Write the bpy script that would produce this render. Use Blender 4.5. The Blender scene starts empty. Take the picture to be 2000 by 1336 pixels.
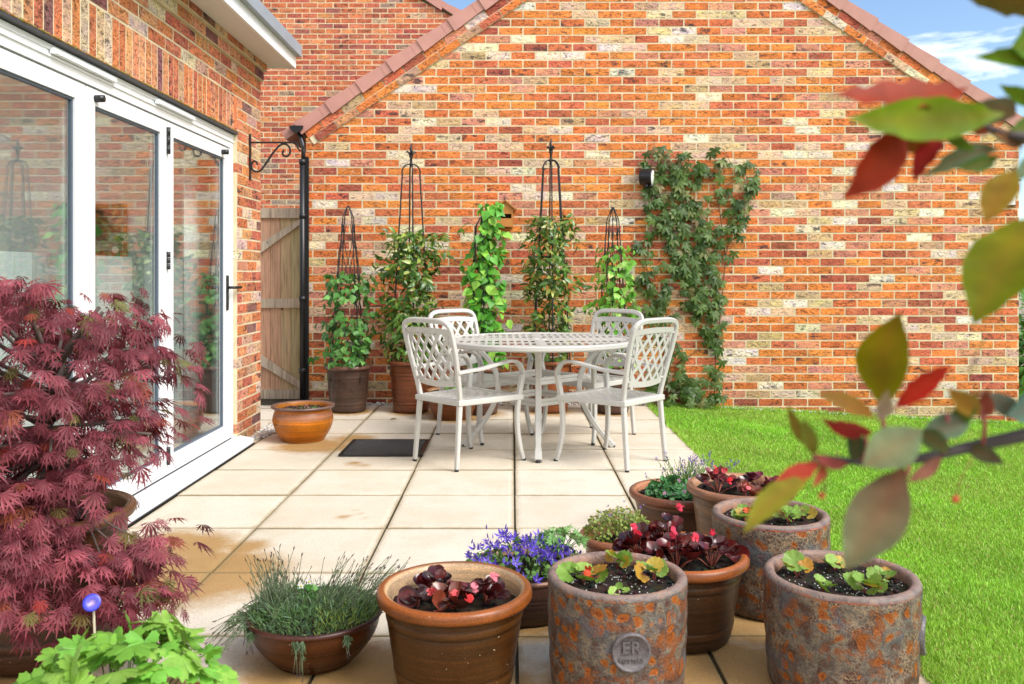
import bpy, bmesh, math, random
import numpy as np
from mathutils import Vector, Matrix, noise
random.seed(7); rng = np.random.default_rng(7)
scene = bpy.context.scene
C = scene.collection
PI = math.pi
H = 1.175; F = 1700.0; VX = 1000.0; VY = 535.0     # eye height, focal length and vanishing point of the 2000 px photograph

def at(px, py, Y):                     # point of the photograph at depth Y
    return Vector(((px - VX) * Y / F, Y, H - (py - VY) * Y / F))
def gnd(px, py, z=0.0):                # point of the photograph on the ground
    return at(px, py, (H - z) * F / (py - VY))

# ------------------------------------------------------------------ mesh builder
class MB:
    def __init__(s):
        s.V = []; s.n = 0; s.L = []; s.S = []; s.C = []; s.SM = []; s.MI = []
    def add(s, v, f, col=(1, 1, 1, 1), smooth=False, mi=0):
        v = np.asarray(v, float).reshape(-1, 3)
        if isinstance(f, np.ndarray):
            s.L.append((f + s.n).ravel()); s.S.append(np.full(len(f), f.shape[1])); nf = len(f)
        else:
            s.L.append(np.concatenate([np.asarray(q) for q in f]) + s.n)
            s.S.append(np.array([len(q) for q in f])); nf = len(f)
        col = np.asarray(col, float)
        if col.shape[-1] == 3:
            col = np.concatenate([col, np.ones(col.shape[:-1] + (1,))], -1)
        s.C.append(np.broadcast_to(col, (len(v), 4)))
        s.V.append(v); s.n += len(v)
        s.SM.append(np.full(nf, smooth)); s.MI.append(np.full(nf, mi))
    def many(s, tv, tf, M, P, cols, smooth=False, mi=0):
        tv = np.asarray(tv, float); k = len(M); n = len(tv)
        if k == 0: return
        V = np.einsum('kij,nj->kni', M, tv) + P[:, None, :]
        off = (np.arange(k) * n)
        cols = np.asarray(cols, float)
        if cols.shape[-1] == 3:
            cols = np.concatenate([cols, np.ones((k, 1))], -1)
        base = s.n
        sizes = np.array([len(q) for q in tf]); flat = np.concatenate([np.asarray(q) for q in tf])
        s.L.append((flat[None, :] + off[:, None] + base).ravel())
        s.S.append(np.tile(sizes, k))
        s.V.append(V.reshape(-1, 3)); s.n += k * n
        s.C.append(np.repeat(cols, n, 0))
        s.SM.append(np.full(len(sizes) * k, smooth)); s.MI.append(np.full(len(sizes) * k, mi))
    def box(s, a, b, col=(1, 1, 1, 1), mi=0, M=None):
        x0, y0, z0 = a; x1, y1, z1 = b
        v = np.array([[x0,y0,z0],[x1,y0,z0],[x1,y1,z0],[x0,y1,z0],[x0,y0,z1],[x1,y0,z1],[x1,y1,z1],[x0,y1,z1]])
        if M is not None:
            m = np.array(M); v = v @ m[:3, :3].T + m[:3, 3]
        s.add(v, BOXF, col, False, mi)
    def prism(s, poly, O, U, W, N, th, col=(1,1,1,1), mi=0):     # polygon in (U,W) extruded th along N
        O, U, W, N = [np.array(q, float) for q in (O, U, W, N)]
        p = np.array([O + U * a + W * b for a, b in poly]); n = len(poly)
        v = np.concatenate([p, p + N * th])
        f = [list(range(n))[::-1], [n + i for i in range(n)]] + [[i, (i + 1) % n, n + (i + 1) % n, n + i] for i in range(n)]
        s.add(v, f, col, False, mi)
    def tube(s, path, r, seg=8, col=(1,1,1,1), prof=None, closed=False, cap=True, mi=0, smooth=True):
        P = np.array([list(p) for p in path], float); n = len(P)
        if np.isscalar(r): r = np.full(n, float(r))
        T = np.zeros_like(P)
        for i in range(n):
            a = P[(i - 1) % n] if (closed or i > 0) else P[i]
            b = P[(i + 1) % n] if (closed or i < n - 1) else P[i]
            T[i] = (b - a) / (np.linalg.norm(b - a) + 1e-12)
        up = np.array([0, 0, 1.0]) if abs(T[0][2]) < 0.9 else np.array([0, 1.0, 0])
        if prof is not None and len(prof) == 3: up = np.array(prof[2], float)
        rows = []
        if prof is None:
            cs = [(math.cos(2*PI*k/seg), math.sin(2*PI*k/seg)) for k in range(seg)]
        else:
            w, h = prof[0] / 2, prof[1] / 2; c = min(w, h) * .35
            cs = [(w, -h+c), (w, h-c), (w-c, h), (-w+c, h), (-w, h-c), (-w, -h+c), (-w+c, -h), (w-c, -h)]; seg = 8; smooth = False
        nrm = up - T[0] * up.dot(T[0]); nrm /= np.linalg.norm(nrm)
        for i in range(n):
            nrm = nrm - T[i] * nrm.dot(T[i]); nrm /= (np.linalg.norm(nrm) + 1e-12)
            bi = np.cross(T[i], nrm)
            k = r[i] if prof is None else r[i]
            for a, b in cs: rows.append(P[i] + (bi * a + nrm * b) * k)
        f = []
        m = n if closed else n - 1
        for i in range(m):
            for k in range(seg):
                j = (i + 1) % n
                f.append([i*seg+k, i*seg+(k+1) % seg, j*seg+(k+1) % seg, j*seg+k])
        if cap and not closed:
            f.append(list(range(seg))[::-1]); f.append([(n-1)*seg+k for k in range(seg)])
        s.add(rows, f, col, smooth, mi)
    def lathe(s, prof, seg=48, c=(0,0,0), cols=None, col=(1,1,1,1), smooth=True, mi=0, M=None):
        n = len(prof); v = []; cc = []
        for i, (r, z) in enumerate(prof):
            for k in range(seg):
                a = 2*PI*k/seg; v.append((r*math.cos(a), r*math.sin(a), z))
                cc.append(cols[i] if cols else col)
        v = np.array(v)
        if M is not None:
            m = np.array(M); v = v @ m[:3, :3].T + m[:3, 3]
        v = v + np.array(list(c))
        f = np.array([[i*seg+k, i*seg+(k+1) % seg, (i+1)*seg+(k+1) % seg, (i+1)*seg+k] for i in range(n-1) for k in range(seg)])
        s.add(v, f, np.array([list(q)+[1] if len(q) == 3 else q for q in cc]), smooth, mi)
    def build(s, name, mats, parent=None, world=False):
        me = bpy.data.meshes.new(name)
        V = np.concatenate(s.V); L = np.concatenate(s.L).astype(np.int32); S = np.concatenate(s.S).astype(np.int32)
        if world and parent is not None: V = V - np.array(parent.location)
        me.vertices.add(len(V)); me.vertices.foreach_set('co', V.ravel())
        me.loops.add(len(L)); me.loops.foreach_set('vertex_index', L)
        me.polygons.add(len(S)); me.polygons.foreach_set('loop_start', np.concatenate([[0], np.cumsum(S)[:-1]]).astype(np.int32))
        me.polygons.foreach_set('use_smooth', np.concatenate(s.SM).astype(bool))
        me.polygons.foreach_set('material_index', np.concatenate(s.MI).astype(np.int32))
        ca = me.color_attributes.new('Col', 'FLOAT_COLOR', 'POINT')
        ca.data.foreach_set('color', np.concatenate(s.C).astype(np.float32).ravel())
        me.update(calc_edges=True); me.validate()
        for m in (mats if isinstance(mats, (list, tuple)) else [mats]): me.materials.append(m)
        o = bpy.data.objects.new(name, me); C.objects.link(o)
        if parent is not None: o.parent = parent
        return o
BOXF = np.array([[0,3,2,1],[4,5,6,7],[0,1,5,4],[1,2,6,5],[2,3,7,6],[3,0,4,7]])

def tag(o, label, cat, group=None, kind=None):
    if label: o['label'] = label
    if cat: o['category'] = cat
    if group: o['group'] = group
    if kind: o['kind'] = kind
    return o
def thing(name, label, cat, loc=(0,0,0), rotz=0, group=None):
    o = bpy.data.objects.new(name, None); C.objects.link(o); o.empty_display_size = .1
    o.location = loc; o.rotation_euler = (0, 0, rotz)
    return tag(o, label, cat, group)
def copy_tree(o, parent=None):
    c = o.copy(); C.objects.link(c); c.parent = parent
    for ch in list(o.children): copy_tree(ch, c)
    return c

# ------------------------------------------------------------------ materials
def nmat(name):
    m = bpy.data.materials.new(name); m.use_nodes = True
    nt = m.node_tree
    return m, nt, nt.nodes['Principled BSDF']
def setin(nt, sock, v):
    if isinstance(v, bpy.types.NodeSocket): nt.links.new(v, sock)
    elif v is not None:
        if isinstance(v, tuple) and len(v) == 3 and sock.type == 'RGBA': v = v + (1,)
        sock.default_value = v
def node(nt, typ, ins={}, **kw):
    n = nt.nodes.new(typ)
    for k, v in kw.items(): setattr(n, k, v)
    for k, v in ins.items(): setin(nt, n.inputs[k], v)
    return n
def tex_co(nt): return node(nt, 'ShaderNodeTexCoord').outputs['Object']
def noise_n(nt, vec, scale, detail=3, rough=.5, dist=0):
    return node(nt, 'ShaderNodeTexNoise', {'Vector': vec, 'Scale': scale, 'Detail': detail, 'Roughness': rough, 'Distortion': dist}).outputs['Fac']
def vscale(nt, vec, sc, off=None):
    n = node(nt, 'ShaderNodeMapping', {'Vector': vec, 'Scale': sc})
    return n.outputs['Vector']
def ramp(nt, fac, stops):
    n = node(nt, 'ShaderNodeValToRGB', {'Fac': fac}); e = n.color_ramp.elements
    while len(e) < len(stops): e.new(.5)
    for i, (p, c) in enumerate(stops):
        e[i].position = p; e[i].color = c if len(c) == 4 else tuple(c) + (1,)
    return n.outputs['Color']
def gray(v): return (v, v, v, 1)
def mixc(nt, fac, a, b, mode='MIX'):
    n = nt.nodes.new('ShaderNodeMix'); n.data_type = 'RGBA'; n.blend_type = mode
    setin(nt, n.inputs[0], fac); setin(nt, n.inputs[6], a); setin(nt, n.inputs[7], b)
    return n.outputs[2]
def mth(nt, op, a, b=None, c=None, clamp=False):
    n = nt.nodes.new('ShaderNodeMath'); n.operation = op; n.use_clamp = clamp
    setin(nt, n.inputs[0], a)
    if b is not None: setin(nt, n.inputs[1], b)
    if c is not None: setin(nt, n.inputs[2], c)
    return n.outputs[0]
def mrange(nt, v, a, b, c=0., d=1.):
    return node(nt, 'ShaderNodeMapRange', {'Value': v, 'From Min': a, 'From Max': b, 'To Min': c, 'To Max': d}).outputs['Result']
def attr(nt): return node(nt, 'ShaderNodeAttribute', attribute_name='Col')
def bump(nt, h, strength, dist=.01):
    return node(nt, 'ShaderNodeBump', {'Height': h, 'Strength': strength, 'Distance': dist}).outputs['Normal']

def plain(name, col, rough=.5, metal=0, var=.12, scale=12, bstr=0, bscale=60, spec=.5):
    m, nt, b = nmat(name); co = tex_co(nt)
    n1 = noise_n(nt, co, scale, 4)
    c = mixc(nt, 1.0, col, ramp(nt, n1, [(.25, gray(1-var)), (.75, gray(1+var*.4))]), 'MULTIPLY')
    setin(nt, b.inputs['Base Color'], c); b.inputs['Roughness'].default_value = rough; b.inputs['Metallic'].default_value = metal
    b.inputs['Specular IOR Level'].default_value = spec
    if bstr: setin(nt, b.inputs['Normal'], bump(nt, noise_n(nt, co, bscale, 4), bstr, .004))
    return m
def attr_mat(name, rough=.5, metal=0, var=.15, scale=20, bstr=0, bscale=80, spec=.5):
    m, nt, b = nmat(name); co = tex_co(nt); a = attr(nt)
    c = mixc(nt, 1.0, a.outputs['Color'], ramp(nt, noise_n(nt, co, scale, 4), [(.25, gray(1-var)), (.75, gray(1+var*.5))]), 'MULTIPLY')
    setin(nt, b.inputs['Base Color'], c); b.inputs['Roughness'].default_value = rough; b.inputs['Metallic'].default_value = metal
    b.inputs['Specular IOR Level'].default_value = spec
    if bstr: setin(nt, b.inputs['Normal'], bump(nt, noise_n(nt, co, bscale, 4), bstr, .004))
    return m
def leaf_mat(name, rough=.45, trans=.3, spec=.4, var=.18, tint=(1.15, 1.1, .6)):
    m, nt, b = nmat(name); co = tex_co(nt); a = attr(nt)
    c = mixc(nt, 1.0, a.outputs['Color'], ramp(nt, noise_n(nt, co, 35, 2), [(.3, gray(1-var)), (.7, gray(1+var))]), 'MULTIPLY')
    setin(nt, b.inputs['Base Color'], c); b.inputs['Roughness'].default_value = rough
    b.inputs['Specular IOR Level'].default_value = spec
    t = node(nt, 'ShaderNodeBsdfTranslucent', {'Color': mixc(nt, 1.0, c, tint, 'MULTIPLY')})
    mx = node(nt, 'ShaderNodeMixShader', {0: trans, 1: b.outputs[0], 2: t.outputs[0]})
    nt.links.new(mx.outputs[0], nt.nodes['Material Output'].inputs['Surface'])
    return m

def brick_mat():
    m, nt, b = nmat('brick_face'); a = attr(nt); co = tex_co(nt)
    off = node(nt, 'ShaderNodeCombineXYZ', {0: mth(nt, 'MULTIPLY', a.outputs['Alpha'], 37.), 1: mth(nt, 'MULTIPLY', a.outputs['Alpha'], 91.), 2: mth(nt, 'MULTIPLY', a.outputs['Alpha'], 53.)})
    v = node(nt, 'ShaderNodeVectorMath', {0: co, 1: off.outputs[0]}, operation='ADD').outputs[0]
    # diagonal folds pressed into the clay
    cr = noise_n(nt, vscale(nt, v, (13, 13, 27)), 1.6, 6, .66, 1.3)
    fold = ramp(nt, cr, [(.36, gray(.20)), (.425, gray(.66)), (.47, gray(1.02)), (.57, gray(1.16)), (.62, gray(1.4)), (.70, gray(1.0))])
    fine = ramp(nt, noise_n(nt, v, 95, 4, .7), [(.25, gray(.78)), (.75, gray(1.25))])
    hue = mixc(nt, mrange(nt, noise_n(nt, vscale(nt, v, (6, 6, 12)), 1.5, 3), .46, .64), a.outputs['Color'], mixc(nt, 1., a.outputs['Color'], (1.1, 1.16, .95), 'MULTIPLY'))
    plum = mrange(nt, noise_n(nt, node(nt, 'ShaderNodeVectorMath', {0: v, 1: (5.1, 2.3, 9.7)}, operation='ADD').outputs[0], 7, 4, .6), .47, .54)
    hue = mixc(nt, mth(nt, 'MULTIPLY', plum, .75), hue, mixc(nt, 1., hue, (.86, .88, 1.08), 'MULTIPLY'))
    c = mixc(nt, .9, hue, fold, 'MULTIPLY'); c = mixc(nt, .8, c, fine, 'MULTIPLY')
    # burnt patches on some bricks, pale bloom on others
    burn = mrange(nt, noise_n(nt, vscale(nt, v, (7, 7, 14)), 1.5, 4, .6), .54, .64)
    isb = mrange(nt, a.outputs['Alpha'], .80, .82)
    c = mixc(nt, mth(nt, 'MULTIPLY', mth(nt, 'MULTIPLY', burn, isb), .85), c, (.035, .03, .04))
    bloom = mrange(nt, noise_n(nt, vscale(nt, v, (10, 10, 14)), 2.5, 6, .7), .56, .72)
    isl = mth(nt, 'SUBTRACT', 1.0, mrange(nt, a.outputs['Alpha'], .6, .64))
    c = mixc(nt, mth(nt, 'MULTIPLY', mth(nt, 'MULTIPLY', bloom, isl), .6), c, (.74, .52, .36))
    # damp darker band close to the ground
    z = node(nt, 'ShaderNodeSeparateXYZ', {0: co}).outputs[2]
    damp = mrange(nt, mth(nt, 'ADD', z, mth(nt, 'MULTIPLY', noise_n(nt, co, 5, 3), .25)), .40, .12)
    c = mixc(nt, mth(nt, 'MULTIPLY', damp, .45), c, mixc(nt, 1., c, (.42, .42, .35), 'MULTIPLY'))
    setin(nt, b.inputs['Base Color'], c); b.inputs['Roughness'].default_value = .86; b.inputs['Specular IOR Level'].default_value = .25
    h = mth(nt, 'ADD', mth(nt, 'MULTIPLY', cr, 1.0), mth(nt, 'MULTIPLY', noise_n(nt, v, 60, 4), .35))
    setin(nt, b.inputs['Normal'], bump(nt, h, 1.0, .02))
    return m
M_BRICK = brick_mat()
M_MORTAR = plain('mortar', (.66, .555, .37), .95, var=.22, scale=9, bstr=.5, bscale=120, spec=.2)
M_WHITE = plain('white_upvc', (.82, .83, .84), .32, var=.03, scale=3)
M_SOFFIT = plain('soffit_paint', (.74, .72, .68), .5, var=.05, scale=3)
M_BLACK = plain('black_metal', (.012, .012, .014), .38, var=.3, scale=30)
M_RUBBER = plain('black_rubber', (.010, .011, .013), .32, var=.3, scale=30)
M_LEAD = plain('grey_roof_trim', (.30, .33, .37), .42, var=.18, scale=5)
M_TILE = plain('concrete_tile', (.43, .205, .165), .62, var=.14, scale=7, bstr=.15, bscale=150)
M_ALU = plain('cast_aluminium_paint', (.49, .475, .445), .38, var=.06, scale=9, bstr=.05, bscale=90)
M_PLASTER = plain('interior_plaster', (.78, .79, .77), .8, var=.03, scale=3)
M_FLOOR = plain('interior_floor', (.5, .5, .47), .5, var=.1, scale=4)
M_SOIL = attr_mat('soil', .95, var=.4, scale=60, bstr=.5, bscale=120, spec=.2)
M_PEB = attr_mat('pebbles', .5, var=.25, scale=50)
M_ATTR = attr_mat('painted_wood', .6, var=.12, scale=25)
M_STEM = attr_mat('stems', .7, var=.2, scale=30)
M_LEAF = leaf_mat('leaf_green'); M_GLOSS = leaf_mat('leaf_glossy', .3, .22, .5)
M_MAPLE = leaf_mat('leaf_maple', .5, .3, .3, .22, (1.3, .7, .6))
M_BEG = leaf_mat('leaf_begonia', .22, .12, .6, .2, (1.5, .5, .5))
M_PETAL = leaf_mat('petal', .5, .3, .3, .08, (1, 1, 1))
M_GRASS = leaf_mat('grass_blades', .5, .35, .3, .1)

def glass_mat():
    m, nt, b = nmat('window_glass')
    nt.nodes.remove(b)
    tr = node(nt, 'ShaderNodeBsdfTransparent', {'Color': (.93, .96, .95)})
    gl = node(nt, 'ShaderNodeBsdfGlossy', {'Roughness': .0, 'Color': (.95, .97, .97)})
    gm = node(nt, 'ShaderNodeNewGeometry')
    dt = node(nt, 'ShaderNodeVectorMath', {0: gm.outputs['Incoming'], 1: gm.outputs['Normal']}, operation='DOT_PRODUCT').outputs['Value']
    sch = mth(nt, 'POWER', mth(nt, 'SUBTRACT', 1., mth(nt, 'ABSOLUTE', dt), clamp=True), 4.)
    mx = node(nt, 'ShaderNodeMixShader', {0: mth(nt, 'ADD', .06, mth(nt, 'MINIMUM', mth(nt, 'MULTIPLY', sch, 1.9), .40), clamp=True), 1: tr.outputs[0], 2: gl.outputs[0]})
    nt.links.new(mx.outputs[0], nt.nodes['Material Output'].inputs['Surface'])
    return m
M_GLASS = glass_mat()

def wood_mat():
    m, nt, b = nmat('weathered_pine'); co = tex_co(nt); a = attr(nt)
    off = node(nt, 'ShaderNodeCombineXYZ', {0: mth(nt, 'MULTIPLY', a.outputs['Alpha'], 31.), 2: mth(nt, 'MULTIPLY', a.outputs['Alpha'], 77.)})
    v = node(nt, 'ShaderNodeVectorMath', {0: co, 1: off.outputs[0]}, operation='ADD').outputs[0]
    g = noise_n(nt, vscale(nt, v, (60, 60, 3)), 1, 5, .6, .6)
    c = mixc(nt, 1., a.outputs['Color'], ramp(nt, g, [(.3, (.55, .5, .45)), (.5, gray(.95)), (.7, gray(1.2))]), 'MULTIPLY')
    kn = node(nt, 'ShaderNodeTexVoronoi', {'Vector': vscale(nt, v, (9, 9, 4)), 'Scale': 1.}).outputs['Distance']
    c = mixc(nt, mrange(nt, kn, .11, .05), c, (.09, .04, .02))
    st = mrange(nt, noise_n(nt, vscale(nt, v, (12, 12, 1.5)), 1, 3), .55, .75)
    c = mixc(nt, mth(nt, 'MULTIPLY', st, .5), c, (.38, .33, .28))
    setin(nt, b.inputs['Base Color'], c); b.inputs['Roughness'].default_value = .8
    setin(nt, b.inputs['Normal'], bump(nt, g, .3, .004))
    return m
M_WOOD = wood_mat()

def paving_mat():
    m, nt, b = nmat('paving_slab'); co = tex_co(nt); a = attr(nt)
    sep = node(nt, 'ShaderNodeSeparateColor', {0: a.outputs['Color']})
    st, tone, edge = sep.outputs
    base = mixc(nt, tone, (.675, .605, .50), (.61, .535, .425))
    base = mixc(nt, mth(nt, 'MULTIPLY', mrange(nt, noise_n(nt, co, 3.2, 7, .65), .42, .74), .65), base, (.53, .44, .315))
    gr = noise_n(nt, co, 170, 4, .75)
    base = mixc(nt, 1., base, ramp(nt, gr, [(.25, gray(.62)), (.5, gray(1.0)), (.75, gray(1.14))]), 'MULTIPLY')
    alg = mrange(nt, noise_n(nt, co, 1.7, 8, .72), .56, .70)
    base = mixc(nt, mth(nt, 'MULTIPLY', alg, .35), base, (.36, .33, .24))
    pits = mrange(nt, noise_n(nt, co, 75, 3, .6), .64, .70)
    base = mixc(nt, mth(nt, 'MULTIPLY', pits, .5), base, (.33, .25, .15))
    stain = mrange(nt, mth(nt, 'ADD', st, mth(nt, 'MULTIPLY', mth(nt, 'SUBTRACT', noise_n(nt, co, 9, 9, .8), .5), 1.5)), .14, .86)
    wet = mixc(nt, 1., base, (.62, .40, .165), 'MULTIPLY')
    c = mixc(nt, mth(nt, 'MULTIPLY', stain, .95), base, wet)
    ed = mrange(nt, mth(nt, 'ADD', edge, mth(nt, 'MULTIPLY', noise_n(nt, co, 9, 6, .7), 1.1)), .95, 1.55)
    c = mixc(nt, mth(nt, 'MULTIPLY', ed, .6), c, (.30, .22, .10))
    setin(nt, b.inputs['Base Color'], c)
    setin(nt, b.inputs['Roughness'], mrange(nt, stain, 0, 1, .85, .62)); b.inputs['Specular IOR Level'].default_value = .3
    setin(nt, b.inputs['Normal'], bump(nt, mth(nt, 'ADD', gr, mth(nt, 'MULTIPLY', noise_n(nt, co, 420, 2), .5)), .55, .004))
    return m
M_PAVE = paving_mat()
M_JOINT = plain('joint_moss', (.045, .036, .015), .95, var=.5, scale=22)

def glaze_mat():
    m, nt, b = nmat('stoneware_glaze'); co = tex_co(nt); a = attr(nt)
    band = noise_n(nt, vscale(nt, co, (1.5, 1.5, 60)), 1, 4, .6)
    c = mixc(nt, 1., a.outputs['Color'], ramp(nt, band, [(.3, gray(.62)), (.5, gray(1.)), (.72, (1.45, 1.3, 1.1))]), 'MULTIPLY')
    sp = noise_n(nt, co, 260, 3, .7)
    c = mixc(nt, 1., c, ramp(nt, sp, [(.35, gray(.65)), (.55, gray(1.)), (.72, (1.6, 1.5, 1.3))]), 'MULTIPLY')
    big = noise_n(nt, co, 6, 4, .6)
    c = mixc(nt, 1., c, ramp(nt, big, [(.3, gray(.75)), (.7, (1.25, 1.2, 1.1))]), 'MULTIPLY')
    ch = mrange(nt, noise_n(nt, co, 110, 1), .79, .81)
    c = mixc(nt, ch, c, (.55, .45, .3))
    setin(nt, b.inputs['Base Color'], c)
    setin(nt, b.inputs['Roughness'], ramp(nt, big, [(.3, gray(.24)), (.7, gray(.40))])); b.inputs['Specular IOR Level'].default_value = .35
    setin(nt, b.inputs['Normal'], bump(nt, mth(nt, 'ADD', band, mth(nt, 'MULTIPLY', sp, .4)), .25, .004))
    return m
M_GLAZE = glaze_mat()

def rust_mat():
    m, nt, b = nmat('crusty_rust_glaze'); co = tex_co(nt); a = attr(nt)
    par = node(nt, 'ShaderNodeSeparateColor', {0: a.outputs['Color']}).outputs[0]; full = mrange(nt, a.outputs['Alpha'], .98, .99)
    par = mth(nt, 'MULTIPLY', par, full)
    zc = node(nt, 'ShaderNodeSeparateXYZ', {0: co}).outputs[2]
    co2 = node(nt, 'ShaderNodeVectorMath', {0: co, 1: node(nt, 'ShaderNodeCombineXYZ', {0: mth(nt, 'MULTIPLY', par, 13.), 1: mth(nt, 'MULTIPLY', par, 7.)}).outputs[0]}, operation='ADD').outputs[0]
    w = node(nt, 'ShaderNodeVectorMath', {0: co2, 1: node(nt, 'ShaderNodeVectorMath', {0: node(nt, 'ShaderNodeTexNoise', {'Vector': co, 'Scale': 17., 'Detail': 5.}).outputs['Color'], 'Scale': .055}, operation='SCALE').outputs[0]}, operation='ADD').outputs[0]
    v1 = node(nt, 'ShaderNodeTexVoronoi', {'Vector': w, 'Scale': 75.}, feature='DISTANCE_TO_EDGE').outputs['Distance']
    v1f = node(nt, 'ShaderNodeTexVoronoi', {'Vector': w, 'Scale': 75.}).outputs['Distance']
    v2 = node(nt, 'ShaderNodeTexVoronoi', {'Vector': w, 'Scale': 30.}); v2d = v2.outputs['Distance']; v2c = node(nt, 'ShaderNodeSeparateColor', {0: v2.outputs['Color']}).outputs[0]
    big = noise_n(nt, w, 8, 4, .6); mid = noise_n(nt, w, 22, 5, .65); fin = noise_n(nt, co, 200, 4, .7)
    c = ramp(nt, mid, [(.30, (.045, .022, .018)), (.42, (.10, .05, .035)), (.52, (.12, .105, .09)), (.60, (.21, .165, .115)), (.70, (.11, .055, .035))])
    c = mixc(nt, mth(nt, 'MULTIPLY', mrange(nt, v1, .10, .0), mrange(nt, mth(nt, 'ADD', big, mth(nt, 'MULTIPLY', mth(nt, 'SUBTRACT', par, .5), .22)), .46, .58)), c, (.40, .27, .155))
    pit = mrange(nt, v1f, .33, .12)
    c = mixc(nt, mth(nt, 'MULTIPLY', pit, mrange(nt, big, .38, .55, .25, .85)), c, (.17, .05, .022))
    org = mth(nt, 'MULTIPLY', mrange(nt, v2d, .46, .34), mrange(nt, mth(nt, 'ADD', v2c, mth(nt, 'MULTIPLY', noise_n(nt, w, 6, 2), 1.1)), .98, 1.06))
    oc = ramp(nt, v2d, [(.0, (.17, .035, .005)), (.2, (.31, .072, .006)), (.38, (.36, .11, .013))])
    c = mixc(nt, mth(nt, 'MULTIPLY', org, .95), c, oc)
    blob = mrange(nt, noise_n(nt, w, 13, 4, .6), .555, .605)
    c = mixc(nt, mth(nt, 'MULTIPLY', blob, .75), c, mixc(nt, mid, (.30, .085, .008), (.17, .04, .010)))
    slate = mrange(nt, noise_n(nt, node(nt, 'ShaderNodeVectorMath', {0: w, 1: (3.3, 1.1, .7)}, operation='ADD').outputs[0], 9, 4), mth(nt, 'SUBTRACT', .62, mth(nt, 'MULTIPLY', zc, .22)), .67)
    c = mixc(nt, mth(nt, 'MULTIPLY', slate, .8), c, (.095, .10, .115))
    c = mixc(nt, 1., c, ramp(nt, fin, [(.3, gray(.45)), (.7, gray(1.12))]), 'MULTIPLY')
    run = mrange(nt, mth(nt, 'ADD', zc, mth(nt, 'MULTIPLY', noise_n(nt, vscale(nt, w, (30, 30, 5)), 1, 3), .10)), .10, .04)
    c = mixc(nt, mth(nt, 'MULTIPLY', run, .6), c, (.075, .045, .035))
    c = mixc(nt, a.outputs['Alpha'], mixc(nt, 1., a.outputs['Color'], ramp(nt, mid, [(.3, gray(.6)), (.5, gray(1.)), (.7, (1.5, 1.2, .9))]), 'MULTIPLY'), c)
    setin(nt, b.inputs['Base Color'], c); b.inputs['Roughness'].default_value = .5; b.inputs['Specular IOR Level'].default_value = .3
    h = mth(nt, 'SUBTRACT', mth(nt, 'ADD', mid, mth(nt, 'MULTIPLY', fin, .25)), mth(nt, 'MULTIPLY', pit, .35))
    h = mth(nt, 'SUBTRACT', h, mth(nt, 'MULTIPLY', org, .2))
    setin(nt, b.inputs['Normal'], bump(nt, h, .8, .006))
    return m
M_RUST = rust_mat()
# ------------------------------------------------------------------ brickwork
PAL = [((.60,.165,.045), 30), ((.66,.205,.05), 16), ((.54,.135,.06), 17), ((.36,.09,.05), 4), ((.62,.41,.25), 10), ((.72,.57,.43), 9), ((.56,.22,.13), 12), ((.50,.30,.17), 4)]
PALF = [((.50,.14,.06), 30), ((.44,.11,.06), 25), ((.34,.10,.065), 12), ((.54,.20,.085), 14), ((.30,.20,.14), 4), ((.45,.26,.17), 5)]
PALH = [((.62,.20,.08), 30), ((.64,.27,.13), 24), ((.54,.15,.08), 18), ((.64,.46,.32), 11), ((.60,.35,.22), 8), ((.25,.10,.09), 5)]
def pick(pal):
    c = random.choices([p[0] for p in pal], [p[1] for p in pal])[0]
    k = random.uniform(.85, 1.15)
    return (c[0]*k, c[1]*k*random.uniform(.9, 1.15), c[2]*k*random.uniform(.9, 1.2), random.random())
BR5 = np.array([[0,1,5,4],[1,2,6,5],[2,3,7,6],[3,0,4,7],[4,5,6,7]])
def brick(mb, O, U, W, N, u0, u1, w0, w1, col, depth=.1, proud=0.):
    j = lambda a: random.uniform(-a, a)
    u0 += j(.0015); u1 += j(.0015); w0 += j(.0012); w1 += j(.0012); p = proud + j(.0018)
    v = []
    for d in (-depth, p):
        for a, b in ((u0, w0), (u1, w0), (u1, w1), (u0, w1)): v.append(O + U*a + W*b + N*d)
    mb.add([list(q) for q in v], BR5, col)
def wall_rows(mb, O, U, N, z0, nrow, seg, pal, depth=.1, proud=lambda z: 0., phase=0.):
    """stretcher bond: seg(zc) gives the (ua, ub) runs of a course"""
    W = Vector((0, 0, 1))
    for k in range(nrow):
        zb = z0 + k*.075
        for ua, ub in seg(zb + .0375):
            pr = proud(zb + .0375)
            p = phase + (.1125 if k % 2 else 0); n0 = math.floor((ua - p)/.225)
            a = p + n0*.225
            while a < ub - .005:
                x0, x1 = max(a + .0065, ua), min(a + .2185, ub)
                if x1 - x0 > .03: brick(mb, O, U, W, N, x0, x1, zb + .0065, zb + .0685, pick(pal), depth, pr)
                a += .225
            v = [O+U*ua+W*zb+N*(pr-.0022), O+U*ub+W*zb+N*(pr-.0022), O+U*ub+W*(zb+.075)+N*(pr-.0022), O+U*ua+W*(zb+.075)+N*(pr-.0022)]
            vb = [q - N*(depth - .012) for q in v]
            mb.add([list(q) for q in v + vb], np.array([[0,1,2,3],[1,5,6,2],[4,0,3,7],[3,2,6,7],[0,4,5,1]]), (1,1,1,1), False, 1)
def cut(o, co, no):
    bm = bmesh.new(); bm.from_mesh(o.data)
    bmesh.ops.bisect_plane(bm, geom=bm.verts[:]+bm.edges[:]+bm.faces[:], plane_co=co, plane_no=no, clear_outer=True)
    bm.to_mesh(o.data); bm.free()

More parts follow.
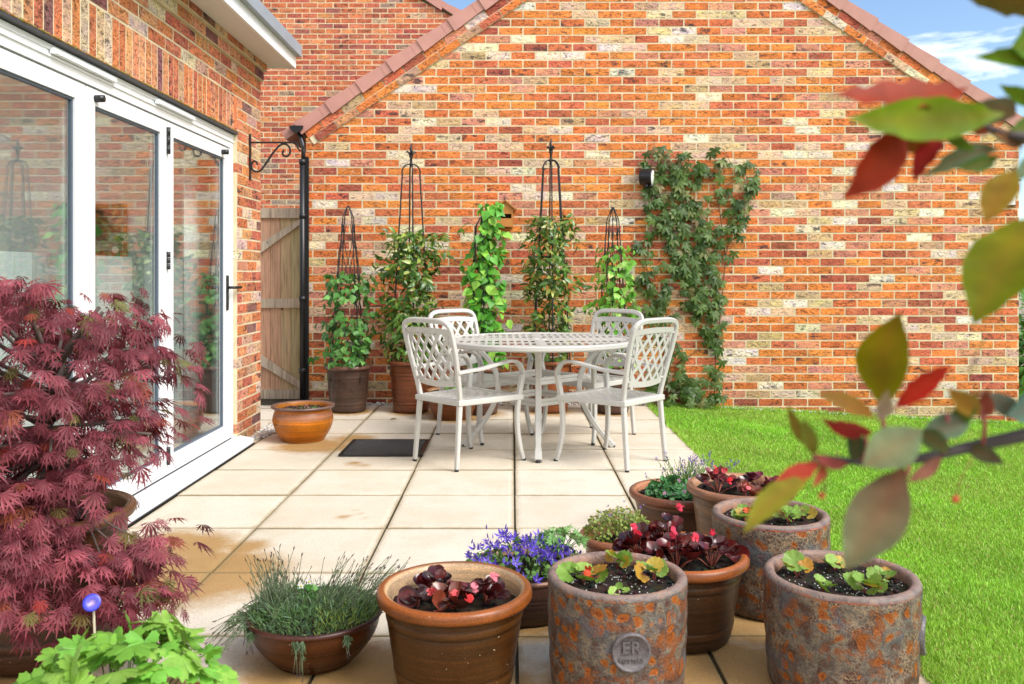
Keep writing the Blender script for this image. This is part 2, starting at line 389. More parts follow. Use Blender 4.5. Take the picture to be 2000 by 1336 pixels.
# ---------------- garage with the big gable
GY = 7.91; GX0, GX1 = -1.872, 4.606; GC = (GX0+GX1)/2
ZE = 2.406; SL = .675                      # eaves height of the brickwork, slope of the rake
t = thing('garage', 'brick garage with a broad multi coloured gable wall and pink verge tiles', 'garage', (GC, GY, 0))
mb = MB()
nr = 66
wall_rows(mb, Vector((0, GY, -.33)), Vector((1,0,0)), Vector((0,-1,0)), 0, nr, lambda z: [(GX0, GX1)], PAL, .1, phase=GX0+.06)
def gx(z): return max(0, (z-ZE)/SL)
garage_wall = mb.build('wall', [M_BRICK, M_MORTAR], t, True)
for s in (-1, 1):
    n = Vector((s*SL, 0, 1)).normalized()
    cut(garage_wall, Vector(((GX0-GC) if s < 0 else (GX1-GC), 0, ZE)), n)
ZR = ZE + SL*(GX1-GX0)/2
SLEN = math.hypot((GX1-GX0)/2, ZR-ZE)
# bricks laid along the rake, verge tiles, roof planes
mbr = MB(); mbv = MB(); mrf = MB()
for s in (-1, 1):
    U = Vector((-s, 0, SL)).normalized(); W = Vector((s*SL, 0, 1)).normalized()
    O = Vector((GX0 if s < 0 else GX1, GY, ZE)); N = Vector((0,-1,0))
    if s > 0: pass
    for row, (w0, w1, pr, ph) in enumerate([(-.085, -.02, .018, .0), (-.010, .055, .004, .11)]):
        a = .08 - ph
        while a < SLEN + .03:
            brick(mbr, O, U, W, N, max(a, .02), a+.215, w0, w1, pick(PAL), .1, pr); a += .225
        mbr.prism([(.03, w0-.004), (SLEN, w0-.004), (SLEN, w1+.006), (.03, w1+.006)], O+N*(pr-.008), U, W, -N, .08, (1,1,1,1), 1)
    P = .335; nt_ = int(SLEN/P)+2
    for k in range(nt_):
        a = -.01 + k*P
        if a > SLEN: break
        e = min(a+P+.06, SLEN+.12); o1 = .030; o0 = .016
        q2 = lambda a_, w_, d_: O + U*a_ + W*w_ + N*d_
        # front plate, taller at its lower end
        fr = [q2(a, .045, o1), q2(a+P*.78, .062, o0+.004), q2(e, .065, o0), q2(e, .160, o0), q2(a+P*.78, .164, o0+.004), q2(a, .178, o1)]
        bk = [p_ - N*(.02) for p_ in fr]; tb = [p_ - N*(.16) for p_ in fr]
        v = fr + bk + tb
        f = [[0,1,2,3,4,5], [11,10,9,8,7,6], [0,6,7,1], [1,7,8,2], [5,4,16,17], [4,3,15,16], [5,11,6,0]]
        f.append([5,17,11]) 
        mbv.add([list(x) for x in v], f, (1,1,1,1))
        # the fixing rib that shows as a pale line
        rib = [q2(a+P*.775, .061, o0+.0065), q2(a+P*.79, .061, o0+.0065), q2(a+P*.79, .166, o0+.0065), q2(a+P*.775, .166, o0+.0065)]
        mbv.add([list(x) for x in rib+[r_-N*.02 for r_ in rib]], BOXF, (1,1,1,1))
    mrf.prism([(-.16, .10), (SLEN+.02, .10), (SLEN+.02, .18), (-.16, .18)], O - N*.02, U, W, -N, 5.5)
mbr.build('rake_course', [M_BRICK, M_MORTAR], t, True)
mbv.build('verge_tiles', M_TILE, t, True)
mrf.build('roof', M_TILE, t, True)
mb = MB()
for x in (GX0, GX1-.1):
    mb.box((x+.001, GY+.1, -.33), (x+.099, GY+5.4, ZE))
mb.box((GX0+.1, GY+5.3, -.33), (GX1-.1, GY+5.4, ZE))
sw = mb.build('side_walls', plain('plain_red_brick', (.36,.12,.06), .9, var=.3), t, True)
# gutter and rain pipe at the left eaves
mb = MB()
gcx, gcz = GX0-.078, 2.515
pro = [(gcx+.062*math.cos(a), gcz+.062*math.sin(a)) for a in np.linspace(PI, 2*PI, 13)]
pro_i = [(gcx+.056*math.cos(a), gcz+.056*math.sin(a)) for a in np.linspace(2*PI, PI, 13)]
mb.prism([(p[0], p[1]) for p in pro + pro_i], (0, GY-.05, 0), (1,0,0), (0,0,1), (0,1,0), 5.4)
mb.prism([(p[0], p[1]) for p in pro], (0, GY-.054, 0), (1,0,0), (0,0,1), (0,1,0), .006)
mb.build('gutter', M_BLACK, t, True)
mb = MB()
px_ = GX0 - .012
mb.tube([(gcx+.01, GY+.03, 2.47), (gcx+.03, GY+.02, 2.40), (px_-.01, GY-.005, 2.33), (px_-.01, GY-.01, 2.18)], .02, 12)
mb.tube([(px_-.012, GY-.03, 2.21), (px_-.012, GY-.03, -.02)], .026, 14)
for z in (2.19, 1.70, .95, .3):
    mb.tube([(px_-.012, GY-.03, z-.022), (px_-.012, GY-.03, z+.022)], .032, 14)
mb.build('rain_pipe', M_BLACK, t, True)

# ---------------- black strip added for the shadow band beside the rain pipe
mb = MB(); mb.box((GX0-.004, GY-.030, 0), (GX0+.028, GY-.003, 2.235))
tag(mb.build('shadow_strip', plain('shadow_black', (.004,.004,.004), .9), None), 'added black strip standing in for the shadow band beside the rain pipe', 'post')

# ---------------- white bifold house on the left
HX = -1.89; YO = 5.99; YC = 5.99+.5575; ZL = 2.145
h = thing('brick_house', 'brick house extension with white folding glass doors and flat roof', 'house', (HX, YC, 0))
mb = MB()
O = Vector((HX, 0, 0)); U = Vector((0,1,0)); N = Vector((1,0,0))
Y0 = .3
def seg(z):
    if z < ZL+.225: return [(YO, YC)]
    return [(Y0, YC)]
pr = lambda z: 0 if z < 2.60 else (.022 if z < 2.68 else .045)
wall_rows(mb, O + Vector((0,0,-.005)), U, N, 0, 37, lambda z: [(YO, YC)], PALH, .11, pr, phase=YO)
zt = ZL + .225
wall_rows(mb, O + Vector((0,0,-.005)), U, N, 2.4, 5, lambda z: [(Y0, YO)], PALH, .11, pr, phase=YC)
# soldier course over the doors
y = YO - .001
Wz = Vector((0,0,1))
while y > Y0:
    brick(mb, O, U, Wz, N, y-.069, y-.006, ZL+.01, 2.388, pick(PALH), .11); y -= .075
mb.box((HX-.1, Y0, ZL+.005), (HX-.002, YO, 2.395), (1,1,1,1), 1)
# end face of the pier towards the next yard
mb.box((HX-.3, YC-.1, 0), (HX-.112, YC-.004, 2.75), (1,1,1,1), 1)
mb.build('wall', [M_BRICK, M_MORTAR], h, True)
mb = MB(); mb.box((HX-.10, Y0, ZL-.012), (HX+.006, YO-.002, ZL+.004), (.05,.05,.05,1))
rs = np.linspace(Y0, YO-.02, 420)
for yy in rs:                           # moss growing on the steel lintel lip
    if random.random() < .85:
        a = random.uniform(.004, .013)
        mb.lathe([(0, -a*.6), (a*.8, -a*.2), (a*.7, a*.4), (0, a*.7)], 5, (HX+.004, yy, ZL+.006), col=(random.uniform(.18,.32), random.uniform(.12,.18), .02, 1))
mb.build('lintel', M_ATTR, h, True)
mb = MB()
mb.box((HX-.05, Y0, 2.745), (HX+.225, YC+.06, 2.765)); mb.build('soffit', M_SOFFIT, h, True)
mb = MB(); mb.box((HX+.225, Y0, 2.738), (HX+.245, YC+.06, 2.905)); mb.box((HX-.05, YC+.06, 2.738), (HX+.245, YC+.08, 2.905))
mb.build('fascia', M_WHITE, h, True)
mb = MB()
mb.box((HX+.20, Y0, 2.83), (HX+.285, YC+.10, 2.915)); mb.box((HX-.6, YC+.02, 2.83), (HX+.2, YC+.10, 2.915))
rx0, rx1, ry0, ry1 = -5.4, -3.0, 1.8, 5.6  # unseen roof opening, added to let daylight into the room behind the glass
for a, b in (((-7, Y0, 2.77), (rx0, YC, 2.9)), ((rx1, Y0, 2.77), (HX+.2, YC, 2.9)), ((rx0, Y0, 2.77), (rx1, ry0, 2.9)), ((rx0, ry1, 2.77), (rx1, YC, 2.9))): mb.box(a, b)
mb.build('roof_edge', M_LEAD, h, True)
# room behind the glass
mb = MB()
IX1 = HX-.12
for a, b in (((rx0-2.4, Y0, 2.5), (rx0, YC-.1, 2.53)), ((rx1, Y0, 2.5), (IX1, YC-.1, 2.53)), ((rx0, Y0, 2.5), (rx1, ry0, 2.53)), ((rx0, ry1, 2.5), (rx1, YC-.1, 2.53)),
             ((-7, Y0, 0), (-6.9, YC, 2.5)), ((-6.9, 6.30, 0), (IX1, 6.40, 2.5)), ((-6.9, Y0, 0), (IX1, Y0+.1, 2.5))): mb.box(a, b)
for a, b in (((rx0-.02, ry0, 2.5), (rx0, ry1, 2.8)), ((rx1, ry0, 2.5), (rx1+.02, ry1, 2.8))): mb.box(a, b)
mb.build('interior_wall', M_PLASTER, h, True)
mb = MB(); mb.box((-6.9, Y0, -.02), (IX1, 6.3, .03)); mb.build('interior_floor', M_FLOOR, h, True)
# fixed frame
FX = -1.93
mb = MB()
mb.box((FX-.07, Y0, 2.035), (FX+.012, YO-.003, ZL-.014)); mb.box((FX-.07, YO-.062, .062), (FX+.012, YO-.003, 2.035))
mb.box((FX-.07, Y0, .0), (FX+.02, YO-.003, .062))
mb.box((FX+.012, Y0, 2.075), (FX+.02, YO-.003, 2.085)); mb.box((FX+.012, Y0, 2.105), (FX+.018, YO-.003, 2.128))
fr = mb.build('door_frame', M_WHITE, h, True)
for ya, yb in ((2.1, 2.75), (3.60, 4.17), (4.66, 5.20), (.8, 1.4)):
    mb = MB(); mb.box((FX+.018, ya, 2.088), (FX+.036, yb, 2.112)); mb.box((FX+.036, ya+.01, 2.090), (FX+.042, yb-.01, 2.108))
    mb.build('trickle_vent', M_WHITE, fr, False).location = -h.location*0
for o in fr.children: o.data.transform(Matrix.Translation(-h.location))
mb = MB(); mb.prism([(FX+.02, .0), (-1.795, .0), (-1.795, .028), (-1.80, .034), (FX+.02, .058)], (0, Y0, 0), (1,0,0), (0,0,1), (0,1,0), YO+.06-Y0)
mb.build('sill', M_WHITE, h, True)
mb = MB(); mb.box((-1.82, Y0, -.01), (-1.788, YO+.062, .004)); mb.box((FX+.0215, Y0, .0585), (FX+.027, YO-.08, .066))
mb.build('sill_seal', M_BLACK, h, True)
for e_ in (1.16, 2.095, 3.01, 3.93, 4.86):
    mb = MB(); mb.box((FX-.05, e_-.0025, .068), (FX-.006, e_+.0025, 2.027)); mb.build('seal_strip', M_BLACK, h, True)
edges = [.30+.0, 1.16, 2.095, 3.01, 3.93, 4.86, 5.925]
for i in range(len(edges)-1):
    a, b = edges[i]+.0035, edges[i+1]-.0035
    za, zb = .068, 2.027; x0, x1 = FX-.055, FX+.004
    mb = MB(); sw_ = .088
    mb.box((x0, a, za), (x1, a+sw_, zb)); mb.box((x0, b-sw_, za), (x1, b, zb))
    mb.box((x0, a+sw_, zb-.075), (x1, b-sw_, zb)); mb.box((x0, a+sw_, za), (x1, b-sw_, za+.085))
    g0, g1, gz0, gz1 = a+sw_, b-sw_, za+.085, zb-.075
    dr = mb.build('door', M_WHITE, h, True)
    L = h.location
    mb = MB()                            # dark gasket lines round the glass
    s_ = .012
    for bx in (((x1-.030, g0, gz0), (x1-.010, g0+s_, gz1)), ((x1-.030, g1-s_, gz0), (x1-.010, g1, gz1)), ((x1-.030, g0+s_, gz0), (x1-.010, g1-s_, gz0+s_)), ((x1-.030, g0+s_, gz1-s_), (x1-.010, g1-s_, gz1))):
        mb.box(Vector(bx[0])-L, Vector(bx[1])-L)
    mb.build('gasket', plain('slate_gasket', (.10,.13,.17), .5) if i == 0 else bpy.data.materials['slate_gasket'], dr)
    mb = MB(); mb.box(Vector((x1-.026, g0+s_, gz0+s_))-L, Vector((x1-.018, g1-s_, gz1-s_))-L); mb.build('pane', M_GLASS, dr)
    if i in (2, 4):
        for z in (1.92, 1.25, .62, .16):
            mb = MB(); yb = b+.003; hh = .075 if z > 1.8 else .05
            for q in range(3): mb.tube([Vector((FX+.012, yb, z-hh+q*hh*.67))-L, Vector((FX+.012, yb, z-hh+(q+.94)*hh*.67))-L], .0115, 10)
            mb.build('hinge', M_BLACK, dr)
    if i in (4, 5):
        yy = a+.09 if i == 4 else b-.14
        mb = MB(); mb.tube([Vector((FX+.004, yy, 1.985))-L, Vector((FX+.045, yy, 1.985))-L], .017, 16)
        mb.build('door_stop', M_BLACK, dr)
    if i == 5:
        mb = MB(); yy = b-.045
        mb.box(Vector((FX+.004, yy-.015, .93))-L, Vector((FX+.014, yy+.015, 1.165))-L)
        mb.tube([Vector((FX+.012, yy, 1.083))-L, Vector((FX+.055, yy, 1.083))-L, Vector((FX+.062, yy+.02, 1.083))-L, Vector((FX+.062, yy+.125, 1.083))-L], .010, 10)
        mb.build('handle', M_BLACK, dr)
        mb = MB(); mb.tube([Vector((FX-.06, yy, 1.083))-L, Vector((FX-.11, yy, 1.083))-L, Vector((FX-.115, yy-.02, 1.083))-L, Vector((FX-.115, yy-.13, 1.083))-L], .010, 10)
        mb.build('inside_handle', M_BLACK, dr)
# things inside the room
mb = MB()
n = 26
for k in range(n):
    a = k/(n-1); yy = 5.74 + a*.52; xx = -2.16 - .018*math.sin(k*2.1)
    if k: mb.add([(px0, py0, .06), (xx, yy, .06), (xx, yy, 2.42), (px0, py0, 2.42)], [[0,1,2,3]], (1,1,1,1), True)
    px0, py0 = xx, yy
o = mb.build('curtain', plain('curtain_cloth', (.80,.82,.84), .9, var=.05)); tag(o, 'pale curtain hanging inside the glass door with the handle', 'curtain')
o.modifiers.new('thick', 'SOLIDIFY').thickness = .004
mb = MB(); n = 60  # sheer sheet added for the pale haze in the lower glass
for k in range(n):
    a = k/(n-1); yy = 3.0 + a*2.6; xx = -2.13 - .014*math.sin(k*1.9)
    if k: mb.add([(px0, py0, .06), (xx, yy, .06), (xx, yy, 1.27), (px0, py0, 1.27)], [[0,1,2,3]], (1,1,1,1), True)
    px0, py0 = xx, yy
m, nt, bs = nmat('haze_sheer'); setin(nt, bs.inputs['Base Color'], (.78,.82,.80)); bs.inputs['Roughness'].default_value = .9
nt.links.new(node(nt, 'ShaderNodeMixShader', {0: .35, 1: bs.outputs[0], 2: node(nt, 'ShaderNodeBsdfTransparent').outputs[0]}).outputs[0], nt.nodes['Material Output'].inputs['Surface'])
tag(mb.build('haze_sheet', m), 'added sheer sheet giving the pale haze in the lower glass of the folding doors', 'curtain')
pc = at(209, 455, 6.25)
p = thing('framed_picture', 'small green and orange leafy picture on the wall behind the glass', 'picture', (pc.x, 6.298, pc.z))
w_, h_ = .125, .21
mb = MB(); mb.box((-w_, -.02, -h_), (w_, 0, h_), (.25,.09,.03,1)); mb.build('frame', M_ATTR, p)
mb = MB(); mb.box((-w_+.008, -.024, -h_+.008), (w_-.008, -.0205, h_-.008), (.035,.07,.02,1))
for k in range(60):
    ang = random.uniform(0, 2*PI); x_, z_ = random.uniform(-w_+.04, w_-.04), random.uniform(-h_+.05, h_-.05); l_ = random.uniform(.02, .05)
    cc = random.choice([(.02,.10,.012,1),(.05,.20,.02,1),(.16,.32,.10,1),(.03,.14,.02,1),(.36,.14,.015,1),(.01,.03,.008,1),(.01,.04,.01,1)])
    d = np.array([math.cos(ang), math.sin(ang)]); e = np.array([-d[1], d[0]])*l_*.35; y_ = -.0245-k*.00005
    q = [np.array([x_, z_])+d*l_*s_+e*g_ for s_, g_ in ((-.8,0),(-.3,.9),(.3,.9),(.8,0),(.3,-.9),(-.3,-.9))]
    mb.add([(a_[0], y_, a_[1]) for a_ in q], [[0,1,2,3,4,5]], cc)
mb.add([(.05+.025*math.cos(a_), -.0285, -.12+.025*math.sin(a_)) for a_ in np.linspace(0, 2*PI, 20, endpoint=False)], [list(range(20))], (.75,.7,.62,1))
mb.build('canvas', M_ATTR, p)

# ---------------- house far behind
BY = 12.6
b = thing('background_house', 'red brick house wall standing behind the garage and the gate', 'house', (-4, BY, 0))
mb = MB(); wall_rows(mb, Vector((0, BY, -.3)), Vector((1,0,0)), Vector((0,-1,0)), 0, 92, lambda z: [(-9, .45)], PALF, .1)
w_ = mb.build('wall', [M_BRICK, M_MORTAR], b, True)
SB = .50; xv, zv = -1.02, 4.98
for s in (1, -1):
    n_ = Vector((s*SB, 0, 1)).normalized(); cx = xv if s > 0 else (-8.55 - xv)
    cut(w_, Vector((cx+4, 0, zv)), n_)
mb = MB(); rx = -8.55/2; rz = zv + SB*(xv-rx)
for s in (1, -1):
    U = Vector((s, 0, -SB)).normalized(); W = Vector((s*SB, 0, 1)).normalized(); O = Vector((rx, BY, rz)); ln = 5.4
    for k in range(17):
        mb.prism([(k*.33, .04), (k*.33+.34, .0), (k*.33+.34, .13), (k*.33, .12)], O+Vector((0,-.05-.004*(k%2),0)), U, W, (0,1,0), .12)
    mb.prism([(0, .06), (ln, .06), (ln, .11), (0, .11)], O+Vector((0,.07,0)), U, W, (0,1,0), 6)
mb.build('roof', M_TILE, b, True)
mb = MB(); mb.box((-9, BY+.1, -.3), (.45, BY+.2, 4.2)); mb.box((.35, BY+.2, -.3), (.45, BY+6, 4.2)); mb.build('side_walls', bpy.data.materials['plain_red_brick'], b, True)

# ---------------- wooden side gate
gyy = 8.3
x1 = (589-VX)*gyy/F; g = thing('wooden_gate', 'weathered pine ledged and braced gate between house and garage', 'gate', (x1, gyy, 0))
zt = H + (535-407)*gyy/F; zb = .02
mb = MB(); x = x1 - .004; k = 0
while x > x1 - .98:
    w_ = .098
    mb.box((x-w_+.003, gyy, zb), (x, gyy+.02, zt-.02), (.66*random.uniform(.85,1.1), .445*random.uniform(.9,1.08), .265, random.random())); x -= w_
mb.build('board_panel', M_WOOD, g, True)
zz = lambda py: H - (py-535)*gyy/F
for (pa, pb) in ((407, 426), (583, 601), (760, 779)):
    mb = MB(); mb.box((-.98, -.03, zz(pb)), (0, -.0005, zz(pa)), (.62, .51, .39, random.random())); mb.build('ledge', M_WOOD, g)
for (pa, pb) in (((503, 487), (590, 425)), ((503, 700), (590, 757))):
    xa, xb = (pa[0]-VX)*gyy/F - x1, 0.0
    za, zb_ = zz(pa[1]), zz(pb[1]); sl = (zb_-za)/(xb-xa); xa2 = -.96 if False else xa-.28
    mb = MB(); za2 = za + sl*(xa2-xa); hw = .062
    lo, hi = (zz(583), zz(426)) if sl > 0 else (zz(760), zz(601))
    poly = [(xa2, za2-hw), (xb, zb_-hw), (xb, zb_+hw), (xa2, za2+hw)]
    poly = [(a_, min(max(b_, lo+.002), hi-.002)) for a_, b_ in poly]
    mb.prism(poly, (0, -.028, 0), (1,0,0), (0,0,1), (0,1,0), .027, (.64, .54, .42, random.random())); mb.build('brace', M_WOOD, g)

# ---------------- patio
STAINS = []      # (x, y, inner radius, outer radius), filled with the pots below
def stain_at(x, y):
    s = 0.
    n = noise.noise(Vector((x*5, y*5, 1.3)))*.05 + noise.noise(Vector((x*16, y*16, 4.3)))*.02
    for sx, sy, r0, r1 in STAINS:
        d = math.hypot(x-sx, y-sy) + n
        if d < r1: s = max(s, min(1, (r1-d)/max(1e-3, (r1-r0))))
    return s
def build_patio():
    mb = MB(); n = 20
    xs = [.015+.6*k for k in range(-6, 3)]; ys = [-.2+.002+.6*k for k in range(0, 14)]
    off = 7.02+.012 - (ys[0]+.6*12)
    ys = [y+off for y in ys] 
    ys = ys + [ys[-1]+.16]
    for i in range(len(xs)-1):
        for j in range(len(ys)-1):
            xa, xb, ya, yb = xs[i]+.0055, xs[i+1]-.0055, ys[j]+.0055, ys[j+1]-.0055
            if xb < FX-.3: 
                if yb < 6.6: continue
            xa += random.uniform(-.003,.003); ya += random.uniform(-.003,.003)
            tone = random.random(); z = random.uniform(-.0015, .0015); tl = (random.uniform(-.002,.002), random.uniform(-.002,.002))
            gx_ = np.linspace(0, 1, n+1); v = []; cc = []
            for a in gx_:
                for b_ in gx_:
                    x, y = xa+(xb-xa)*a, ya+(yb-ya)*b_
                    ed = min(a, 1-a, b_, 1-b_)
                    dz = -.004 if ed < 1e-6 else 0
                    v.append((x, y, z + tl[0]*a + tl[1]*b_ + dz)); cc.append((stain_at(x, y), tone, 1-min(1, ed*20), 1))
            f = [[i_*(n+1)+j_, (i_+1)*(n+1)+j_, (i_+1)*(n+1)+j_+1, i_*(n+1)+j_+1] for i_ in range(n) for j_ in range(n)]
            bd = [i_*(n+1) for i_ in range(n+1)] + [n*(n+1)+j_ for j_ in range(1, n+1)] + [i_*(n+1)+n for i_ in range(n-1, -1, -1)] + [j_ for j_ in range(n-1, 0, -1)]
            m0 = len(v)
            for q in bd: v.append((v[q][0], v[q][1], -.04)); cc.append((1, tone, 1, 1))
            L_ = len(bd)
            for q in range(L_): f.append([bd[q], m0+q, m0+(q+1) % L_, bd[(q+1) % L_]])
            mb.add(v, f, cc)
    o = mb.build('patio', M_PAVE); tag(o, 'pale buff square paving slabs with mossy joints', 'patio', kind='structure')
    mb = MB(); mb.add([(-3.6, -1.2, -.012), (1.215, -1.2, -.012), (1.215, 8.6, -.012), (-3.6, 8.6, -.012)], [[0,1,2,3]])
    tag(mb.build('patio_bed', M_JOINT), 'dark mossy bedding in the paving joints', 'patio bed', kind='structure')
    return ys[-1]

def lawn_z(x, y):
    return -.012 - .055*max(0, min(x-1.3, 4.2)) + .012*noise.noise(Vector((x*.7, y*.7, 0)))
mb = MB(); nx, ny = 60, 90
xs = np.concatenate([np.linspace(1.222, 6, 40), np.linspace(6.3, 14, 21)]); ys = np.linspace(-4, 16, 91)
v = [(x, y, lawn_z(x, y)) for x in xs for y in ys]
f = [[i*91+j, (i+1)*91+j, (i+1)*91+j+1, i*91+j+1] for i in range(60) for j in range(90)]
mb.add(v, f, (1,1,1,1), True)
m, nt, bs = nmat('lawn_thatch'); co = tex_co(nt)
c = ramp(nt, noise_n(nt, co, 40, 5, .7), [(.3, (.05,.10,.01)), (.6, (.11,.21,.02)), (.8, (.17,.28,.035))])
setin(nt, bs.inputs['Base Color'], c); bs.inputs['Roughness'].default_value = .9
tag(mb.build('lawn', m), 'mown green lawn beside the patio', 'lawn', kind='structure')
mb = MB(); S_ = 300
mb.add([(-S_, -S_, -.45), (S_, -S_, -.45), (S_, S_, -.45), (-S_, S_, -.45)], [[0,1,2,3]])
tag(mb.build('ground', plain('meadow_ground', (.10,.16,.035), .95, var=.4, scale=.6)), 'green ground around the houses', 'ground', kind='structure')

def grass():
    mb = MB(); n1 = 270000
    # nearer ground carries more and finer blades
    y = 1.6 + (8.0-1.6)*rng.random(n1)**1.35; x = 1.2 + 3.75*rng.random(n1)**1.05*np.clip((.62*y+.2-1.2)/3.75 + .12, .15, 1)
    keep = (y < GY-.012); x, y = x[keep], y[keep]; n1 = len(x)
    z = np.array([lawn_z(a, b) for a, b in zip(x, y)])
    patch = np.array([noise.noise(Vector((a*2.2, b*2.2, 3))) for a, b in zip(x, y)])
    lane = np.array([noise.noise(Vector((a*9, b*9, 7))) for a, b in zip(x, y)])
    hgt = (.014 + .012*rng.random(n1))*(1+.2*lane); hgt = np.where(y > GY-.10, hgt*1.9, hgt); hgt = np.where(x < 1.25, hgt*(1.1+1.1*rng.random(n1)), hgt)
    w = (.0011 + .0009*rng.random(n1))*(.7+.22*y)
    ang = rng.random(n1)*2*PI; lean = (.25+.55*rng.random(n1)); la = rng.random(n1)*2*PI
    la = np.where(rng.random(n1) < .5, la, rng.random(n1)*6.3)
    dx, dy = np.cos(ang)*w, np.sin(ang)*w; lx, ly = np.cos(la)*lean*hgt, np.sin(la)*lean*hgt
    P = np.stack([np.stack([x-dx, y-dy, z], -1), np.stack([x+dx, y+dy, z], -1), np.stack([x+dx*.7+lx*.45, y+dy*.7+ly*.45, z+hgt*.6], -1),
                  np.stack([x-dx*.7+lx*.45, y-dy*.7+ly*.45, z+hgt*.6], -1), np.stack([x+lx, y+ly, z+hgt*.95], -1)], 1)
    idx = np.arange(n1)*5
    q = np.stack([idx, idx+1, idx+2, idx+3], -1); tr = np.stack([idx+3, idx+2, idx+4], -1)
    k = rng.random(n1); base = np.stack([.20+.14*k, .47+.14*k, .03+.05*k], -1)*(1+.30*patch[:, None])*(.75+.5*rng.random((n1,1))); ye = np.clip(.5+1.6*np.array([noise.noise(Vector((a*1.1+9, b*1.1, 5))) for a, b in zip(x, y)]), 0, 1)[:, None]*.35; base = base*(1-ye) + ye*np.array([[.40,.50,.10]]) 
    dry = rng.random(n1) < .06; base[dry] = (.42,.36,.14)
    col = np.repeat(np.concatenate([base, np.ones((n1, 1))], -1), 5, 0)
    mb.V.append(P.reshape(-1, 3)); mb.C.append(col); mb.n = n1*5
    mb.L += [q.ravel(), tr.ravel()]; mb.S += [np.full(n1, 4), np.full(n1, 3)]; mb.SM += [np.full(2*n1, True)]; mb.MI += [np.zeros(2*n1)]
    o = mb.build('grass', M_GRASS); tag(o, 'short bright green grass blades of the lawn', 'grass', kind='stuff')
grass()

def pebble(mb, p, a, cols):
    tv, tf = ICO
    s = np.array([random.uniform(.7,1.2), random.uniform(.6,1), random.uniform(.45,.75)])*a
    R = np.array(Matrix.Rotation(random.uniform(0, 6.3), 3, 'Z') @ Matrix.Rotation(random.uniform(-.5,.5), 3, 'X'))
    mb.add((tv*s) @ R.T + np.array(p), tf, random.choice(cols), True)
def ico(sub):
    bm = bmesh.new(); bmesh.ops.create_icosphere(bm, subdivisions=sub, radius=1)
    v = np.array([list(q.co) for q in bm.verts]); f = [[q.index for q in fc.verts] for fc in bm.faces]; bm.free(); return v, f
ICO = ico(2); ICO1 = ico(1)
PC = [(.55,.54,.52,1),(.42,.40,.37,1),(.62,.56,.46,1),(.72,.71,.69,1),(.30,.29,.29,1),(.5,.38,.26,1)]
mb = MB()
for _ in range(900):
    x = random.uniform(-1.86, 1.22); pebble(mb, (x, random.uniform(7.80, 7.895), -.004+random.uniform(-.006,.010)), random.uniform(.010, .020), PC)
for _ in range(330):
    x = random.uniform(1.9, 4.4); pebble(mb, (x, random.uniform(7.85, 7.90), lawn_z(x, 7.88)+.012), random.uniform(.010, .018), PC[3:4]+PC[:2])
tag(mb.build('wall_gravel', M_PEB), 'narrow strip of pale pebbles along the foot of the garage wall', 'gravel', kind='stuff')
mb = MB()
for _ in range(330):
    y = random.uniform(6.03, 6.75); w_ = .05+.10*max(0, 1-abs(y-6.45)/.35)
    pebble(mb, (HX+.012+random.uniform(0, 1)*w_, y, random.uniform(.0, .014)), random.uniform(.011, .020), PC)
tag(mb.build('corner_gravel', M_PEB), 'little heap of grey and white pebbles at the house corner', 'gravel', kind='stuff')

# ---------------- fence and hedge beyond the garage
f_ = thing('timber_fence', 'grey timber fence seen past the right end of the garage', 'fence', (5.6, 11.5, -.3))
mb = MB()
for k in range(34):
    mb.box((-1.2+k*.15, -.01-.008*(k % 2), .05), (-1.2+k*.15+.158, .008-.008*(k % 2), 1.75), (.42,.38,.33,random.random()))
mb.build('board_panel', M_WOOD, f_)
for x in (-.9, .9, 2.7):
    mb = MB(); mb.box((x, .012, 0), (x+.1, .11, 1.85), (.36,.32,.27,random.random())); mb.build('post', M_WOOD, f_)
# ------------------------------------------------------------------ pots
POTS = {}
def interp(prof, cols): return prof, cols
def soil_mesh(r, z, seed, perlite=0, col=(.020,.014,.010), amp=.010, parent=None, lumps=90):
    rnd = random.Random(seed); mb = MB(); n = 14; seg = 40
    v = [(0, 0, z)]; 
    for i in range(1, n+1):
        for k in range(seg):
            a = 2*PI*k/seg; rr = r*i/n; x, y = rr*math.cos(a), rr*math.sin(a)
            v.append((x, y, z + amp*(noise.noise(Vector((x*22+seed, y*22, 0))) + .6*noise.noise(Vector((x*60, y*60, seed)))) ))
    f = [[0, 1+k, 1+(k+1) % seg] for k in range(seg)]
    f += [[1+(i-1)*seg+k, 1+i*seg+k, 1+i*seg+(k+1) % seg, 1+(i-1)*seg+(k+1) % seg] for i in range(1, n) for k in range(seg)]
    cc = [tuple(q*rnd.uniform(.5, 1.8) for q in col) + (1,) for _ in v]
    mb.add(v, f, cc, True)
    tv, tf = ICO1
    for q in range(lumps + perlite):
        a, rr = rnd.uniform(0, 2*PI), r*.95*math.sqrt(rnd.random()); x, y = rr*math.cos(a), rr*math.sin(a)
        zz_ = z + amp*(noise.noise(Vector((x*22+seed, y*22, 0))) + .6*noise.noise(Vector((x*60, y*60, seed))))
        if q < lumps: s = rnd.uniform(.003, .009); c = tuple(k*rnd.uniform(.5, 2.2) for k in col)
        else: s = rnd.uniform(.0010, .0025); c = (.75,.74,.70)
        sc = np.array([rnd.uniform(.7,1.3), rnd.uniform(.7,1.3), rnd.uniform(.5,.9)])*s
        mb.add(tv*sc + np.array([x, y, zz_ + s*.3]), tf, c, True)
    return mb.build('soil', M_SOIL, parent)

